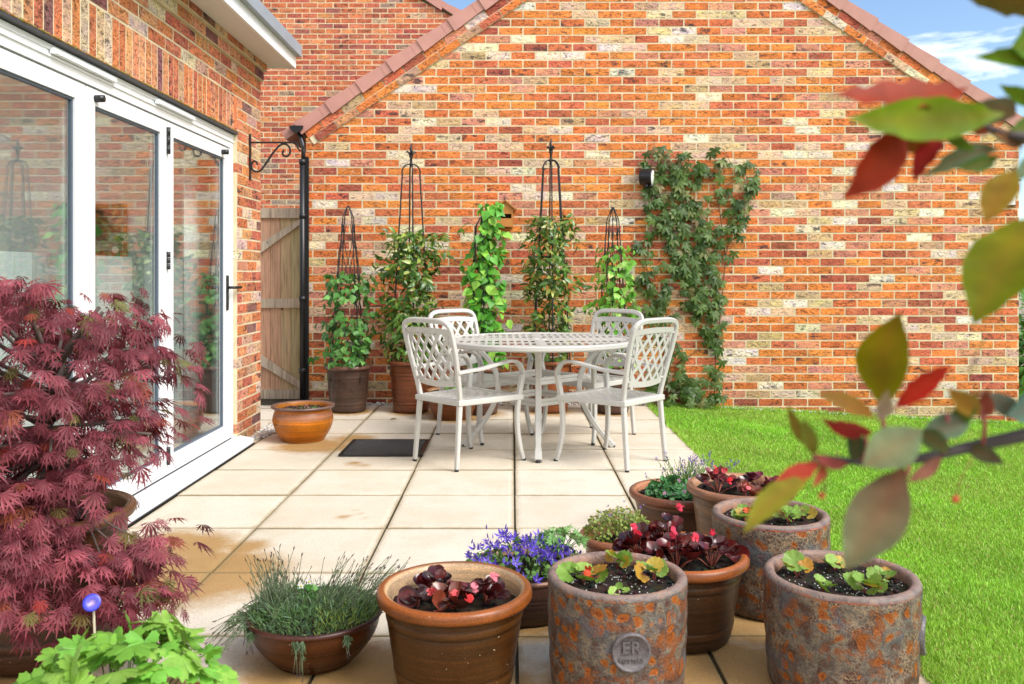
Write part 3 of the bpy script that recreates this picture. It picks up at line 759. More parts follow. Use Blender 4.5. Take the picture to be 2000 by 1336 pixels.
def smooth_prof(pts, it=1):
    return pts
def pot(key, label, px, py, w, zr, kind='tall', body=(.16,.07,.03), rim=(.30,.12,.05), inner=(.5,.33,.2), group=None, soil=None, perlite=0, base=None, Y=None, X=None, D=None, soilcol=(.02,.014,.01), stain=True):
    if Y is None:
        Y = (H - zr)*F/(py - VY); X = (px - VX)*Y/F; D = w*Y/F
    R = D/2; h = zr
    t = thing({'rust': 'rusty_pot', 'bowl': 'bowl_planter', 'belly': 'glazed_pot'}.get(kind, 'plant_pot'), label, 'planter' if kind != 'belly' else 'pot', (X, Y, 0), random.uniform(0, 6.28) if kind != 'rust' else 0, group)
    B = lambda k: tuple(q*k for q in body)
    if kind == 'tall':
        b = base or .72*R; tp = R - .024
        rr = lambda z: b + (tp - b)*(z/(h-.04))**.9
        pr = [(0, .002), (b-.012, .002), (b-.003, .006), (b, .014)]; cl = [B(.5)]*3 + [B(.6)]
        bands = [h*.20, h*.75]
        for z in np.linspace(.02, h-.042, 44):
            d = 0
            for bz in bands:
                q = abs(z-bz)
                if q < .011: d = .0016
                if .011 <= q < .016: d = -.0014
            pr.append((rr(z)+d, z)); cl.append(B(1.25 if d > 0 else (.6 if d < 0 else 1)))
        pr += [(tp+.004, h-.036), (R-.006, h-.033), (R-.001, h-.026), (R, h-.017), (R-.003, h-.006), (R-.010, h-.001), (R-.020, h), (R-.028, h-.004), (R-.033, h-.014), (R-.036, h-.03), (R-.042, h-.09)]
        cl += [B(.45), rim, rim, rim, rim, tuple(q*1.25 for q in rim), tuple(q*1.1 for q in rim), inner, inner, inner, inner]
        ri = R-.038; zs = h - .045
    elif kind == 'rust':
        pr = [(0, .002), (R*.86, .002), (R*.93, .008), (R*.955, .025)]; 
        pr += [(R*(.955+.045*min(1, z/h*1.6)) + .0012*math.sin(z*90), z) for z in np.linspace(.04, h-.016, 26)]
        n0 = len(pr)
        pr += [(R, h-.010), (R-.004, h-.003), (R-.012, h), (R-.022, h-.001), (R-.029, h-.008), (R-.031, h-.025), (R-.033, h-.11)]
        cl = [({'er': .1, 'rr': .45, 'rb': .95}[key],.085,.08,1.)]*n0 + [(.16,.13,.125,.25), (.20,.15,.13,.0), (.23,.16,.135,.0), (.24,.165,.14,.0), (.24,.15,.12,.0), (.28,.16,.11,.1), (.2,.1,.06,.3)]
        ri = R-.032; zs = h-.032
    elif kind == 'bowl':
        b = base or .5*R
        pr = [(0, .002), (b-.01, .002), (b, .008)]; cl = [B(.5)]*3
        for q in np.linspace(0, 1, 30):
            z = .012 + (h-.03)*q; d = -.0022 if abs(q-.55) < .02 or abs(q-.66) < .02 or abs(q-.22) < .02 else 0
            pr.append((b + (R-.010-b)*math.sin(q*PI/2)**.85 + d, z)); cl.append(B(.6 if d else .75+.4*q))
        pr += [(R-.004, h-.014), (R, h-.008), (R-.003, h-.001), (R-.010, h), (R-.017, h-.004), (R-.022, h-.02), (R-.03, h-.06)]
        cl += [rim]*5 + [inner]*2
        ri = R-.02; zs = h-.022
    elif kind == 'belly':
        b = .66*R
        P_ = [(b, .006), (.74*R, .03), (.86*R, .075), (.935*R, .12), (.955*R, .15), (.94*R, .175), (.905*R, .20), (.885*R, .213), (.90*R, .222), (.95*R, .229), (R, .237), (R*1.0, .243), (.985*R, .249), (.95*R, .25), (.88*R, .246), (.85*R, .236), (.84*R, .2), (.86*R, .14)]
        k = h/.25; pr = [(0, .002), (b-.012, .002)] + [(r_, z_*k) for r_, z_ in P_]
        cl = [B(.6)]*2 + [B(.85), B(.9), B(1), B(1), B(1.1), (.30,.13,.07), (.34,.14,.08), B(.8), B(1), rim, rim, rim, rim, rim, rim, inner, inner, inner]
        # finer profile by Catmull-Rom style resampling
        p2, c2 = [], []
        for i in range(len(pr)-1):
            for q in (0, .34, .67):
                a0, a1, a2, a3 = [np.array(pr[min(max(i+d_, 0), len(pr)-1)]) for d_ in (-1, 0, 1, 2)]
                v_ = .5*((2*a1)+(a2-a0)*q+(2*a0-5*a1+4*a2-a3)*q*q+(3*a1-a0-3*a2+a3)*q**3)
                p2.append((max(0, v_[0]), v_[1])); c2.append(tuple(np.array(cl[i])*(1-q)+np.array(cl[i+1])*q))
        pr, cl = p2, c2
        ri = .85*R; zs = h-.05
    if soil is not None: zs = h - soil
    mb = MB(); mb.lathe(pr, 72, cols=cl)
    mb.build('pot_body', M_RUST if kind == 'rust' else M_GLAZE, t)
    soil_mesh(ri, zs, len(POTS)+3, perlite, soilcol, parent=t)
    POTS[key] = dict(X=X, Y=Y, R=R, h=h, zs=zs, ri=ri, t=t, b=(pr[1][0]))
    if stain: STAINS.append((X, Y-.03, pr[1][0]*.95, pr[1][0]*1.0 + random.uniform(.10, .17)))
    return t
BR = (.165,.072,.028); RIMO = (.46,.19,.065)
pot('p2', 'large brown pot with dark begonias, nearest pot at the front centre', 888, 1143, 304, .283, body=(.052,.020,.0045), rim=(.21,.062,.013), inner=(.50,.34,.21), soil=.055)
pot('p3', 'brown pot brimming with dark red begonias behind the stamped rusty pot', 1326, 1074, 268, .276, body=(.042,.019,.0085), rim=(.24,.072,.019), inner=(.5,.22,.09))
pot('er', 'rusty crusted cylinder pot with a round stamp facing front', 1205, 1117, 270, .322, 'rust', perlite=230)
pot('rr', 'rusty crusted cylinder pot nearest the lawn at the front right', 1642, 1117, 289, .322, 'rust', perlite=230)
pot('rb', 'rusty crusted cylinder pot behind, with a honeycomb glaze and few seedlings', 1504, 998, 222, .33, 'rust', perlite=60)
pot('campanula', 'low dark bowl holding purple bellflowers between front pots', 0, 0, 0, .165, 'bowl', body=(.06,.03,.022), rim=(.30,.16,.11), Y=3.03, X=.045, D=.40, base=.15)
pot('sedum', 'small terracotta pot with yellow green sedum', 1210, 1040, 160, .195, 'tall', body=(.24,.105,.06), rim=(.27,.10,.055), inner=(.45,.2,.12))
pot('saxi', 'brown pot with pink flowered saxifrage and lavender, farthest of the pot group', 1327, 955, 196, .19, 'tall', body=(.12,.058,.033), rim=(.20,.075,.042), inner=(.5,.22,.12), soil=.03)
pot('p7', 'tan brown pot with dark begonias beside the lawn edge', 1446, 945, 208, .315, 'tall', body=(.18,.098,.053), rim=(.27,.13,.08), inner=(.45,.25,.15), soil=.03)
pot('lav', 'wide brown ringed bowl full of wispy lavender and thrift', 615, 1190, 264, .152, 'bowl', body=(.062,.018,.0045), rim=(.06,.021,.017), base=.12)
pot('maple', 'big dark brown pot under the red maple', 0, 0, 0, .446, 'tall', body=(.055,.022,.009), rim=(.15,.07,.035), Y=2.72, X=-1.46, D=.53, base=.2, soil=.06)
pot('ger', 'plain brown pot under the bright green geranium', 0, 0, 0, .30, 'tall', body=BR, rim=RIMO, Y=1.77, X=-.80, D=.34, soil=.03)
pot('amber', 'amber glazed round bellied pot standing alone near the gate', 592, 790, 122, .25, 'belly', body=(.42,.135,.010), rim=(.15,.09,.08), inner=(.42,.15,.02), soil=.035)
pot('bA', 'dark brown glazed pot with the short lattice obelisk, at the left end of the wall', 680, 712, 93, .40, 'tall', body=(.062,.036,.028), rim=(.16,.08,.06), soil=.03, base=.15)
pot('bB', 'red brown pot with tall obelisk and jasmine at the left', 803, 703, 93, .44, 'tall', body=(.14,.045,.019), rim=(.17,.055,.025), soil=.03, base=.15)
pot('bE', 'dark brown pot with clematis column under the bird box', 941, 715, 84, .40, 'tall', body=(.09,.045,.032), rim=(.15,.07,.045), soil=.03, base=.13)
pot('bC', 'orange brown pot with tall obelisk behind the table', 1076, 703, 90, .44, 'tall', body=(.20,.06,.02), rim=(.21,.066,.025), soil=.03, base=.14)
pot('bD', 'dark brown pot with small obelisk behind the right chairs', 1197, 716, 88, .39, 'tall', body=(.07,.038,.028), rim=(.13,.06,.04), soil=.03, base=.13)
pot('low', 'low orange brown bowl on the paving behind the left chairs', 884, 760, 105, .235, 'bowl', body=(.19,.06,.017), rim=(.21,.075,.03), base=.15)
for sx, sy, r0, r1 in ((-1.20,3.40,.22,.42),(-1.42,3.75,.15,.33),(-1.15,3.75,.05,.17),(-.48,2.47,.25,.42),(-.15,2.35,.2,.45),(.32,2.2,.1,.4),(.62,2.6,.15,.38),(.82,2.9,.1,.3),(.75,2.35,.1,.35),(-1.36,5.95,.15,.36),(-1.15,6.2,.05,.25),(-1.75,6.95,.02,.22),(-.98,5.42,.0,.09),(-.90,5.36,.0,.08),(-.81,4.22,.0,.055),(-.74,4.27,.0,.06),(-.78,4.33,.0,.05),(-.70,4.20,0,.05),(1.1,2.3,.1,.3)):
    STAINS.append((sx, sy, r0, r1))
build_patio()

# round stamps on the rusty pots
def text_mesh(txt, size, depth):
    cu = bpy.data.curves.new('lettering', 'FONT'); cu.body = txt; cu.size = size; cu.extrude = depth; cu.align_x = 'CENTER'; cu.align_y = 'CENTER'; cu.bevel_depth = .0006
    o = bpy.data.objects.new('lettering', cu); C.objects.link(o)
    dg = bpy.context.evaluated_depsgraph_get(); dg.update()
    me = bpy.data.meshes.new_from_object(o.evaluated_get(dg)); C.objects.unlink(o); bpy.data.objects.remove(o)
    return me
M_STAMP = plain('stamp_glaze', (.115,.10,.105), .42, var=.5, scale=90, bstr=.3, bscale=200)
for key, az in (('er', math.radians(-86)), ('rr', math.radians(-24))):
    P = POTS[key]; R = P['R']
    hgt = P['h']*.55
    M0 = Matrix.Rotation(az, 4, 'Z') @ Matrix.Translation((R+.002, 0, hgt)) @ Matrix.Rotation(PI/2, 4, 'Z') @ Matrix.Rotation(PI/2, 4, 'X')
    def wrap(me):                       # bend the flat badge round the pot
        for v in me.vertices:
            a = v.co.x/R; d = R + .001 + v.co.z
            v.co = Vector((d*math.cos(az+a), d*math.sin(az+a), hgt + v.co.y))
    mb = MB(); rb = .052
    pr = [(0, .0025), (rb*.80, .0025), (rb*.86, .007), (rb*.93, .0085), (rb, .006), (rb*1.04, -.004)]
    mb.lathe(pr, 48); st = mb.build('stamp', M_STAMP, P['t']); wrap(st.data)
    for txt, sz, yy in (('ER', .046, .012), ('POTTERS', .0155, -.021)):
        me = text_mesh(txt, sz, .0018)
        for v in me.vertices: v.co.y += yy; v.co.z += .0035
        wrap(me); me.materials.clear(); me.materials.append(M_STAMP)
        lo = bpy.data.objects.new('stamp_lettering', me); C.objects.link(lo); lo.parent = st

# ------------------------------------------------------------------ obelisks
def obelisk(label, key, ztop, zdome, rdome, rbase, nrod, ring=None, finial=True, lattice=False, group='black iron plant obelisks in the pots along the wall', rr=.0055):
    P = POTS[key]; t = thing('plant_obelisk', label, 'obelisk', (P['X'], P['Y'], P['zs']), random.uniform(-.2, .5), group)
    z0 = -.1; zt = ztop - P['zs']; zd = zdome - P['zs']
    zc = zd + rdome*1.1 if not lattice else zt
    mb = MB()
    for k in range(nrod):
        a = 2*PI*k/nrod + .3; pts = []
        for q in np.linspace(0, 1, 12): pts.append((rbase + (rdome-rbase)*q, z0 + (zd-z0)*q))
        if lattice:
            for q in np.linspace(.15, 1, 6): pts.append((rdome*(1-q**1.3) + .004, zd + (zc-zd)*q))
        else:
            for q in np.linspace(.12, 1, 9): pts.append((rdome*math.cos(q*PI/2)**.8 + .004 if q < 1 else .004, zd + (zc-zd)*math.sin(q*PI/2)))
        mb.tube([(r_*math.cos(a), r_*math.sin(a), z_) for r_, z_ in pts], rr, 6)
    mb.build('rods', M_BLACK, t)
    rad = lambda z: rbase + (rdome-rbase)*(z-z0)/(zd-z0)
    mb = MB()
    for z in ([ring - P['zs']] if ring else []):
        r_ = rad(z); mb.tube([(r_*math.cos(a), r_*math.sin(a), z) for a in np.linspace(0, 2*PI, 32, endpoint=False)], .008, 6, closed=True)
        mb.build('ring', M_BLACK, t)
    if lattice:
        mb = MB()
        for s in (1, -1):
            for k in range(nrod):
                a0 = 2*PI*k/nrod + .3; pts = []
                for q in np.linspace(0, 1, 40):
                    z = .02 + (zd-.02)*q*.97; a = a0 + s*q*2.2*2*PI/nrod
                    pts.append((rad(z)*math.cos(a)*.97, rad(z)*math.sin(a)*.97, z))
                mb.tube(pts, .0032, 5)
        mb.build('lattice_wire', M_BLACK, t)
    if finial:
        mb = MB(); h_ = zt - zc
        mb.lathe([(.006, zc-.02), (.018, zc-.01), (.012, zc+.01), (.010, zc+.3*h_), (.018, zc+.33*h_), (.018, zc+.37*h_), (.011, zc+.42*h_)], 12)
        for k in range(4):
            a = k*PI/2 + .4; c_, s_ = math.cos(a), math.sin(a)
            mb.tube([(c_*.006, s_*.006, zc+.36*h_), (c_*.012, s_*.012, zc+.52*h_), (c_*.034, s_*.034, zc+.60*h_), (c_*.048, s_*.048, zc+.55*h_)], [.010, .011, .009, .004], 6)
        mb.tube([(.0, 0, zc+.38*h_), (.006, 0, zc+.58*h_), (-.005, 0, zc+.75*h_), (.004, 0, zc+.9*h_), (0, 0, zt)], [.010, .014, .012, .008, .002], 8)
        mb.build('finial', M_BLACK, t)
    return t
obelisk('short lattice obelisk in the dark pot beside the rain pipe', 'bA', 1.757, 1.64, .055, .180, 4, lattice=True, finial=False, rr=.005)
obelisk('tall black obelisk with finial rising from the left jasmine', 'bB', 2.29, 2.03, .075, .175, 4, ring=1.29, rr=.0068)
obelisk('tall black obelisk with finial rising behind the table centre', 'bC', 2.335, 2.065, .075, .185, 6, ring=1.32, rr=.0065)
obelisk('slim obelisk with pointed top next to the creeper', 'bD', 1.74, 1.60, .055, .155, 5, lattice=True, finial=False, rr=.005)
obelisk('obelisk hidden under the clematis column below the bird box', 'bE', 1.66, 1.55, .06, .13, 6, lattice=True, finial=False, rr=.005)

# ------------------------------------------------------------------ table and chairs
def poly_clip(poly, clip):
    out = poly
    n = len(clip)
    for i in range(n):
        a, b = clip[i], clip[(i+1) % n]; inp = out; out = []
        f = lambda p: (b[0]-a[0])*(p[1]-a[1]) - (b[1]-a[1])*(p[0]-a[0])
        for j in range(len(inp)):
            p, q = inp[j], inp[(j+1) % len(inp)]; fp, fq = f(p), f(q)
            if fp >= 0: out.append(p)
            if (fp >= 0) != (fq >= 0):
                s = fp/(fp-fq); out.append((p[0]+(q[0]-p[0])*s, p[1]+(q[1]-p[1])*s))
        if len(out) < 3: return []
    return out
def lattice(mb, clip, ang, pitch, width, th, mapf, dz, segl=.03, phase=0):
    """bars at an angle clipped to a convex outline, bent by mapf(u, v, n)"""
    c, s = math.cos(ang), math.sin(ang); R_ = max(math.hypot(*p) for p in clip) + .1
    cu = sum(p[0] for p in clip)/len(clip); cv = sum(p[1] for p in clip)/len(clip)
    n = int(2*R_/pitch)
    for k in range(-n, n+1):
        o = k*pitch + phase; l = -R_
        while l < R_:
            q = [(l, o-width/2), (l+segl, o-width/2), (l+segl, o+width/2), (l, o+width/2)]
            q = [(cu + x*c - y*s, cv + x*s + y*c) for x, y in q]; l += segl
            q = poly_clip(q, clip)
            if len(q) < 3: continue
            m = len(q); v = [mapf(x, y, dz) for x, y in q] + [mapf(x, y, dz - th) for x, y in q]
            mb.add(v, [list(range(m)), list(range(m, 2*m))[::-1]] + [[i, m+i, m+(i+1) % m, (i+1) % m] for i in range(m)])
def make_chair(label):
    t = thing('garden_chair', label, 'chair', group='white cast metal chairs round the table')
    zs = .415; hb = .205; hf = .255; yf, yb = .255, -.255
    # back posts: splayed foot, vertical at the seat, leaning backwards above
    def post_y(z): return yb + .035*min(1, z/zs) if z < zs else yb + .035 - .115*((z-zs)/.48)**1.15
    def post_x(z): return hb - .012*(1-abs(z-zs)/zs) if z < zs else hb - .012 + .035*min(1, (z-zs)/.30)
    for s in (-1, 1):
        mb = MB(); mb.tube([(s*post_x(z), post_y(z), z) for z in np.linspace(.012, zs, 8)], np.linspace(.85, 1.05, 8), prof=(.030, .030, (0,1,0))); lg = mb.build('leg', M_ALU, t)
        mb = MB(); mb.tube([(s*post_x(0), post_y(0), 0), (s*post_x(0), post_y(0), .014)], .0135, 10); mb.build('foot_cap', M_RUBBER, lg)
        mb = MB(); pts = [(s*(hf-.02*math.sin(PI*z/.56)), yf-.045*math.sin(PI*(z/.60)**.8)*.9, z) for z in np.linspace(.012, .545, 12)]
        mb.tube(pts, np.linspace(.85, 1.1, 12), prof=(.030, .032, (0,1,0))); lg = mb.build('leg', M_ALU, t)
        mb = MB(); mb.tube([(s*hf, yf, 0), (s*hf, yf, .014)], .0135, 10); mb.build('foot_cap', M_RUBBER, lg)
        # armrest: from the back post, rising forward and curling down into the front leg
        e = pts[-1]
        arm = [(s*post_x(.585), post_y(.585)-.002, .585), (s*(hf-.030), -.08, .598), (s*(hf-.012), .04, .620), (s*(hf-.002), .12, .634), (s*hf, .172, .632), (s*hf, .212, .612), (s*(hf), .236, .575), e]
        mb = MB(); mb.tube(arm, [1]*len(arm), prof=(.042, .019, (0,0,1))); mb.build('armrest', M_ALU, t)
    loop = [(-post_x(z), post_y(z), z) for z in np.linspace(zs, .80, 9)]
    cz, ry = .80, .095
    xt = post_x(.80)
    for a in np.linspace(0, PI, 17)[1:-1]:
        ca, sa = math.cos(a), math.sin(a)
        x = -xt*(abs(ca)**.42)*(1 if ca > 0 else -1); z = cz + ry*(sa**.55)
        loop.append((x, post_y(z), z))
    loop += [(post_x(z), post_y(z), z) for z in np.linspace(zs, .80, 9)[::-1]]
    mb = MB(); mb.tube(loop, [1]*len(loop), prof=(.030, .026, (0,1,0))); mb.build('back_frame', M_ALU, t)
    # woven back panel
    def bk(u, v, n):
        y = post_y(v) + .004 - .035*(1-(u/.2)**2)*0.6
        return (u, y + n, v)
    z0, z1 = .505, .832; w0, w1 = .165, .205
    clip = [(-w0, z0), (w0, z0), (w1, z1), (-w1, z1)]
    mb = MB()
    lattice(mb, clip, math.radians(52), .066, .0185, .007, bk, .0035)
    lattice(mb, clip, math.radians(-52), .066, .0185, .007, bk, .0045, phase=.015)
    n = 14
    for s in (-1, 1):                    # waisted solid sides
        for i in range(n):
            q0, q1 = i/n, (i+1)/n
            wo = lambda q: w0 + (w1-w0)*q + .022*abs(2*q-1)**2.0*0 + .006
            wi = lambda q: w0 + (w1-w0)*q - .030 + .026*(1-abs(2*q-1)**2.2) - .012
            v = []
            for d in (.0062, -.0052):
                for q, wf in ((q0, wi), (q0, wo), (q1, wo), (q1, wi)):
                    cl = z0 + (z1-z0)*q; sh = wo(q) - .028*(1-abs(2*q-1)**2.0)
                    v.append(bk(s*(wf(q) if wf is wi else sh), cl, d))
            mb.add(v, BOXF)
    for za, zb, bow in ((z0-.006, z0+.030, 0), (z1-.024, z1+.010, .018)):
        for i in range(n):
            u0, u1 = [-1+2*q/n for q in (i, i+1)]; W_ = w0+.006 if bow == 0 else w1+.006
            v = []
            for d in (.0072, -.0062):
                for u, z in ((u0, za), (u1, za), (u1, zb), (u0, zb)):
                    v.append(bk(u*W_, z + bow*(1-u*u)*.6 - (0 if bow else .012*(1-u*u)), d))
            mb.add(v, BOXF)
    for s in (-1, 1):                    # lugs to the posts
        for z in (.53, .81): mb.tube([(s*(.16+.04*(z > .7)), post_y(z), z), (s*post_x(z), post_y(z), z)], .008, 6)
    mb.build('backrest', M_ALU, t)
    # seat
    def st(u, v, n): return (u, v, zs + .004 + n - .010*(1-(u/.24)**2)*max(0, 1-(v/.24)**2))
    clip = [(-.195, -.215), (.195, -.215), (.240, .215), (-.240, .215)]
    mb = MB()
    lattice(mb, clip, math.radians(45), .060, .026, .005, st, .0)
    lattice(mb, clip, math.radians(-45), .060, .026, .005, st, .001)
    for bx in ((-.20, -.235, .20, -.190), (-.246, .185, .246, .235)):
        mb.box((bx[0], bx[1], zs-.008), (bx[2], bx[3], zs+.006))
    mb.build('seat', M_ALU, t)
    mb = MB(); q = [(-.205, -.235), (.205, -.235), (.25, .238), (-.25, .238)]
    mb.tube([(a, b, zs-.014) for a, b in q], [1]*4, prof=(.026, .034, (0,0,1)), closed=True); mb.build('seat_frame', M_ALU, t)
    return t
ch = make_chair('pale metal lattice chair at the front left of the table, its back to us')
spots = [((809,900),(895,920),(1019,899),(917,876), None),
         ((1294,902),(1216,921.5),(1088.5,899),(1186,877), 'pale metal lattice chair at the front right of the table, nearest the lawn'),
         ((851.5,849.5),None,(1031.5,850.4),(934,869), 'pale metal lattice chair at the back left, beside the low bowl'),
         ((1232.5,849.5),(1149,835),(1060,851),(1165,869), 'pale metal lattice chair at the back right, before the slim obelisk')]
ctr = [(-.285, 5.50), (.635, 5.48), (-.215, 6.34), (.565, 6.335)]
ang = [-46.5, 47, -133.5, 133.5]
chairs = [ch] + [copy_tree(ch) for _ in range(3)]
for i, o in enumerate(chairs):
    o.location = (ctr[i][0], ctr[i][1], 0); o.rotation_euler = (0, 0, math.radians(ang[i]))
    if i: o['label'] = spots[i][4]

TX, TY, TZ, TR = .18, 5.92, .735, .655
t = thing('garden_table', 'round pale metal table with lattice top and curved legs', 'table', (TX, TY, 0))
mb = MB()
mb.lathe([(TR-.055, TZ-.012), (TR-.055, TZ), (TR-.012, TZ), (TR-.003, TZ-.004), (TR, TZ-.012), (TR-.003, TZ-.018), (TR-.001, TZ-.022), (TR-.003, TZ-.034), (TR-.014, TZ-.038), (TR-.02, TZ-.03), (TR-.055, TZ-.012)], 96)
rin = TR - .05
for a in (0, PI/2, PI, 3*PI/2):
    M_ = Matrix.Rotation(a + .02, 4, 'Z'); mb.box((.04, -.022, TZ-.011), (rin, .022, TZ-.0012), M=M_)
mb.lathe([(.026, TZ-.012), (.026, TZ-.0006), (.062, TZ-.0006), (.062, TZ-.012), (.026, TZ-.012)], 32)
circ = [(rin*math.cos(a), rin*math.sin(a)) for a in np.linspace(0, 2*PI, 64, endpoint=False)]
mf = lambda u, v, n: (u, v, TZ + n)
lattice(mb, circ, .02, .205, .045, .005, mf, -.0022, segl=.3, phase=.1025)
lattice(mb, circ, .02+PI/2, .047, .0185, .005, mf, -.0032, segl=.3, phase=.024)
mb.build('tabletop', M_ALU, t)
mb = MB(); mb.tube([(.56*math.cos(a), .56*math.sin(a), TZ-.03) for a in np.linspace(0, 2*PI, 40, endpoint=False)], [1]*40, prof=(.025, .03, (0,0,1)), closed=True); mb.build('apron', M_ALU, t)
for k in range(4):
    a = k*PI/2 + math.radians(-92); c_, s_ = math.cos(a), math.sin(a)
    zz_ = np.linspace(0, .70, 18)
    r_ = [.275 + (.23*(1-z/.40)**1.7 if z < .40 else .20*((z-.40)/.30)**2.2) for z in zz_]
    mb = MB(); mb.tube([(r*c_, r*s_, z+.01) for r, z in zip(r_, zz_)], [1.2, 1.15, .85]+[1]*15, prof=(.036, .042, (-s_, c_, 0))); lg = mb.build('leg', M_ALU, t)
    mb = MB(); mb.lathe([(0, 0), (.015, 0), (.017, .006), (.014, .016), (0, .018)], 14, (r_[0]*c_, r_[0]*s_, 0)); mb.build('foot_cap', M_RUBBER, lg)
for z in (.475, .335):
    mb = MB()
    for k in range(4):
        a, b_ = [q*PI/2 + math.radians(-92) for q in (k, k+1)]; r = .272
        for dz in (-.014, .014): mb.tube([(r*math.cos(a), r*math.sin(a), z+dz), (r*math.cos(b_), r*math.sin(b_), z+dz)], [1, 1], prof=(.018, .020, (0,0,1)))
        mb.tube([(r*math.cos(a), r*math.sin(a), z), (r*math.cos(b_), r*math.sin(b_), z)], [1, 1], prof=(.008, .02, (0,0,1)))
    mb.build('stretcher', M_ALU, t)

# ------------------------------------------------------------------ small things
mt = thing('rubber_mat', 'black studded rubber mat lying on the paving', 'mat', (-.845, 5.855, .002))
mb = MB(); x0, x1, y0, y1 = -.272, .272, -.265, .265
mb.box((x0, y0, 0), (x1, y1, .007))
for i in range(26):
    for j in range(25):
        x, y = x0+.03+(x1-x0-.06)*(i+.5*(j % 2))/26, y0+.03+(y1-y0-.06)*j/24
        mb.lathe([(.0092, .0065), (.0082, .0135), (.003, .0150), (0, .0150)], 7, (x, y, 0))
mb.box((x0, y0, .0072), (x1, y0+.018, .012)); mb.box((x0, y1-.018, .0072), (x1, y1, .012)); mb.box((x0, y0+.018, .0072), (x0+.018, y1-.018, .012)); mb.box((x1-.018, y0+.018, .0072), (x1, y1-.018, .012))
mb.build('mat_body', plain('wet_rubber', (.016,.017,.02), .16, var=.4, scale=14), mt)

hb = thing('hanging_basket_bracket', 'black wrought iron bracket with hook on the house corner wall', 'bracket', (HX, 6.262, 2.015))
mb = MB(); mb.box((0.001, -.011, -.165), (.012, .011, .165)); mb.build('back_plate', M_BLACK, hb)
mb = MB(); mb.tube([(.012, 0, .105), (.33, 0, .105)], [1, 1], prof=(.016, .012, (0,0,1)))
mb.tube([(.33, 0, .105), (.345, 0, .098), (.348, 0, .07), (.362, 0, .048), (.382, 0, .048), (.394, 0, .07), (.398, 0, .09)], [1,1,.95,.9,.85,.7,.5], prof=(.014, .011, (0,1,0)))
mb.build('arm', M_BLACK, hb)
mb = MB(); pts = []
for a in np.linspace(-PI*.9, PI*.5, 14): pts.append((.040+.034*math.cos(PI-a)*.9, 0, -.058+.034*math.sin(a+PI)*-1 if False else -.055 + .034*math.sin(a)))
sc = [(.058,0,-.055),(.052,0,-.036),(.035,0,-.030),(.018,0,-.045),(.015,0,-.070),(.028,0,-.095),(.055,0,-.105),(.085,0,-.092),(.12,0,-.045),(.16,0,.015),(.195,0,.06),(.22,0,.085),(.25,0,.095),(.28,0,.082),(.295,0,.050),(.285,0,.015),(.258,0,.005),(.240,0,.022),(.244,0,.045),(.252,0,.05)]
sc = [Vector(q) for q in sc]; fine = []
for i in range(len(sc)-1):
    for q in (0, .25, .5, .75):
        a0, a1, a2, a3 = [sc[min(max(i+d_, 0), len(sc)-1)] for d_ in (-1, 0, 1, 2)]
        fine.append(.5*((2*a1)+(a2-a0)*q+(2*a0-5*a1+4*a2-a3)*q*q+(3*a1-a0-3*a2+a3)*q**3))
mb.tube(fine, [1]*len(fine), prof=(.014, .009, (0,1,0))); mb.build('scroll', M_BLACK, hb)

bx = at(985, 424, GY-.07); b = thing('bird_box', 'small orange wooden bird box on the garage wall beside the clematis', 'bird box', (bx.x+.006, GY-.005, bx.z-.09), 0); b.scale = (1.2, 1.2, 1.2)
OC = (.50,.20,.035,1)
mb = MB(); w_, d_, h_ = .062, .11, .135
mb.box((-w_, -d_, 0), (w_, -d_+.012, .062), OC); mb.box((-w_, -d_, .095), (w_, -d_+.012, h_), OC)
mb.box((-w_, -d_+.0125, 0), (-w_+.012, -.002, h_), OC); mb.box((w_-.012, -d_+.0125, 0), (w_, -.002, h_), OC); mb.box((-w_+.0125, -d_+.013, 0), (w_-.0125, -.002, .012), OC)
mb.box((-w_+.0125, -.012, .0125), (w_-.0125, -.002, h_), (.08,.04,.02,1)); mb.box((-w_, -d_+.001, .0625), (-w_+.014, -d_+.011, .0945), OC); mb.box((w_-.014, -d_+.001, .0625), (w_, -d_+.011, .0945), OC)
mb.prism([(-w_, h_), (w_, h_), (0, h_+.052)], (0, -d_, 0), (1,0,0), (0,0,1), (0,1,0), d_-.003, OC)
mb.build('box', M_ATTR, b)
mb = MB()
for s in (-1, 1):
    U = Vector((s, 0, -.84)).normalized(); W = Vector((s*.84, 0, 1)).normalized()
    mb.prism([(-.003, .001), (.105, .001), (.105, .012), (-.003, .012)], Vector((0, -d_-.02, h_+.053)), U, W, (0,1,0), d_+.015, (.42,.16,.03,1))
mb.build('roof', M_ATTR, b)
mb = MB(); mb.tube([(0, -.004, h_+.05), (0, -.004, h_+.10)], .004, 6); mb.build('hanger', M_BLACK, b)

lp = at(1264, 346, GY-.09); l = thing('wall_light', 'black round security light on the wall at the top of the creeper', 'light', (lp.x, GY-.09, lp.z)); l.scale = (1.12, 1.0, 1.12)
ax = Vector((.93, -.36, -.06)).normalized(); M_ = ax.to_track_quat('Z', 'Y').to_matrix().to_4x4()
mb = MB(); mb.lathe([(0, -.055), (.058, -.055), (.066, -.048), (.068, .035), (.070, .038), (.070, .046), (.062, .048), (.060, .044)], 36, M=M_); mb.build('housing', M_BLACK, l)
mb = MB(); mb.lathe([(.0605, .042), (.058, .045), (0, .046)], 36, M=M_); mb.build('lens', plain('light_lens', (.80,.80,.78), .4, var=.03), l)
mb = MB(); mb.tube([(0,.02,0), (0,.088,0)], .022, 12); mb.tube([(0,.078,0),(0,.089,0)], .05, 20); mb.build('wall_mount', M_BLACK, l)
mb = MB()
for x in (-.02, .018): mb.lathe([(0,-.018),(.010,-.014),(.015,-.004),(.014,.008),(0,.012)], 12, (x+.01, -.03, -.072))
mb.build('sensor', M_BLACK, l)

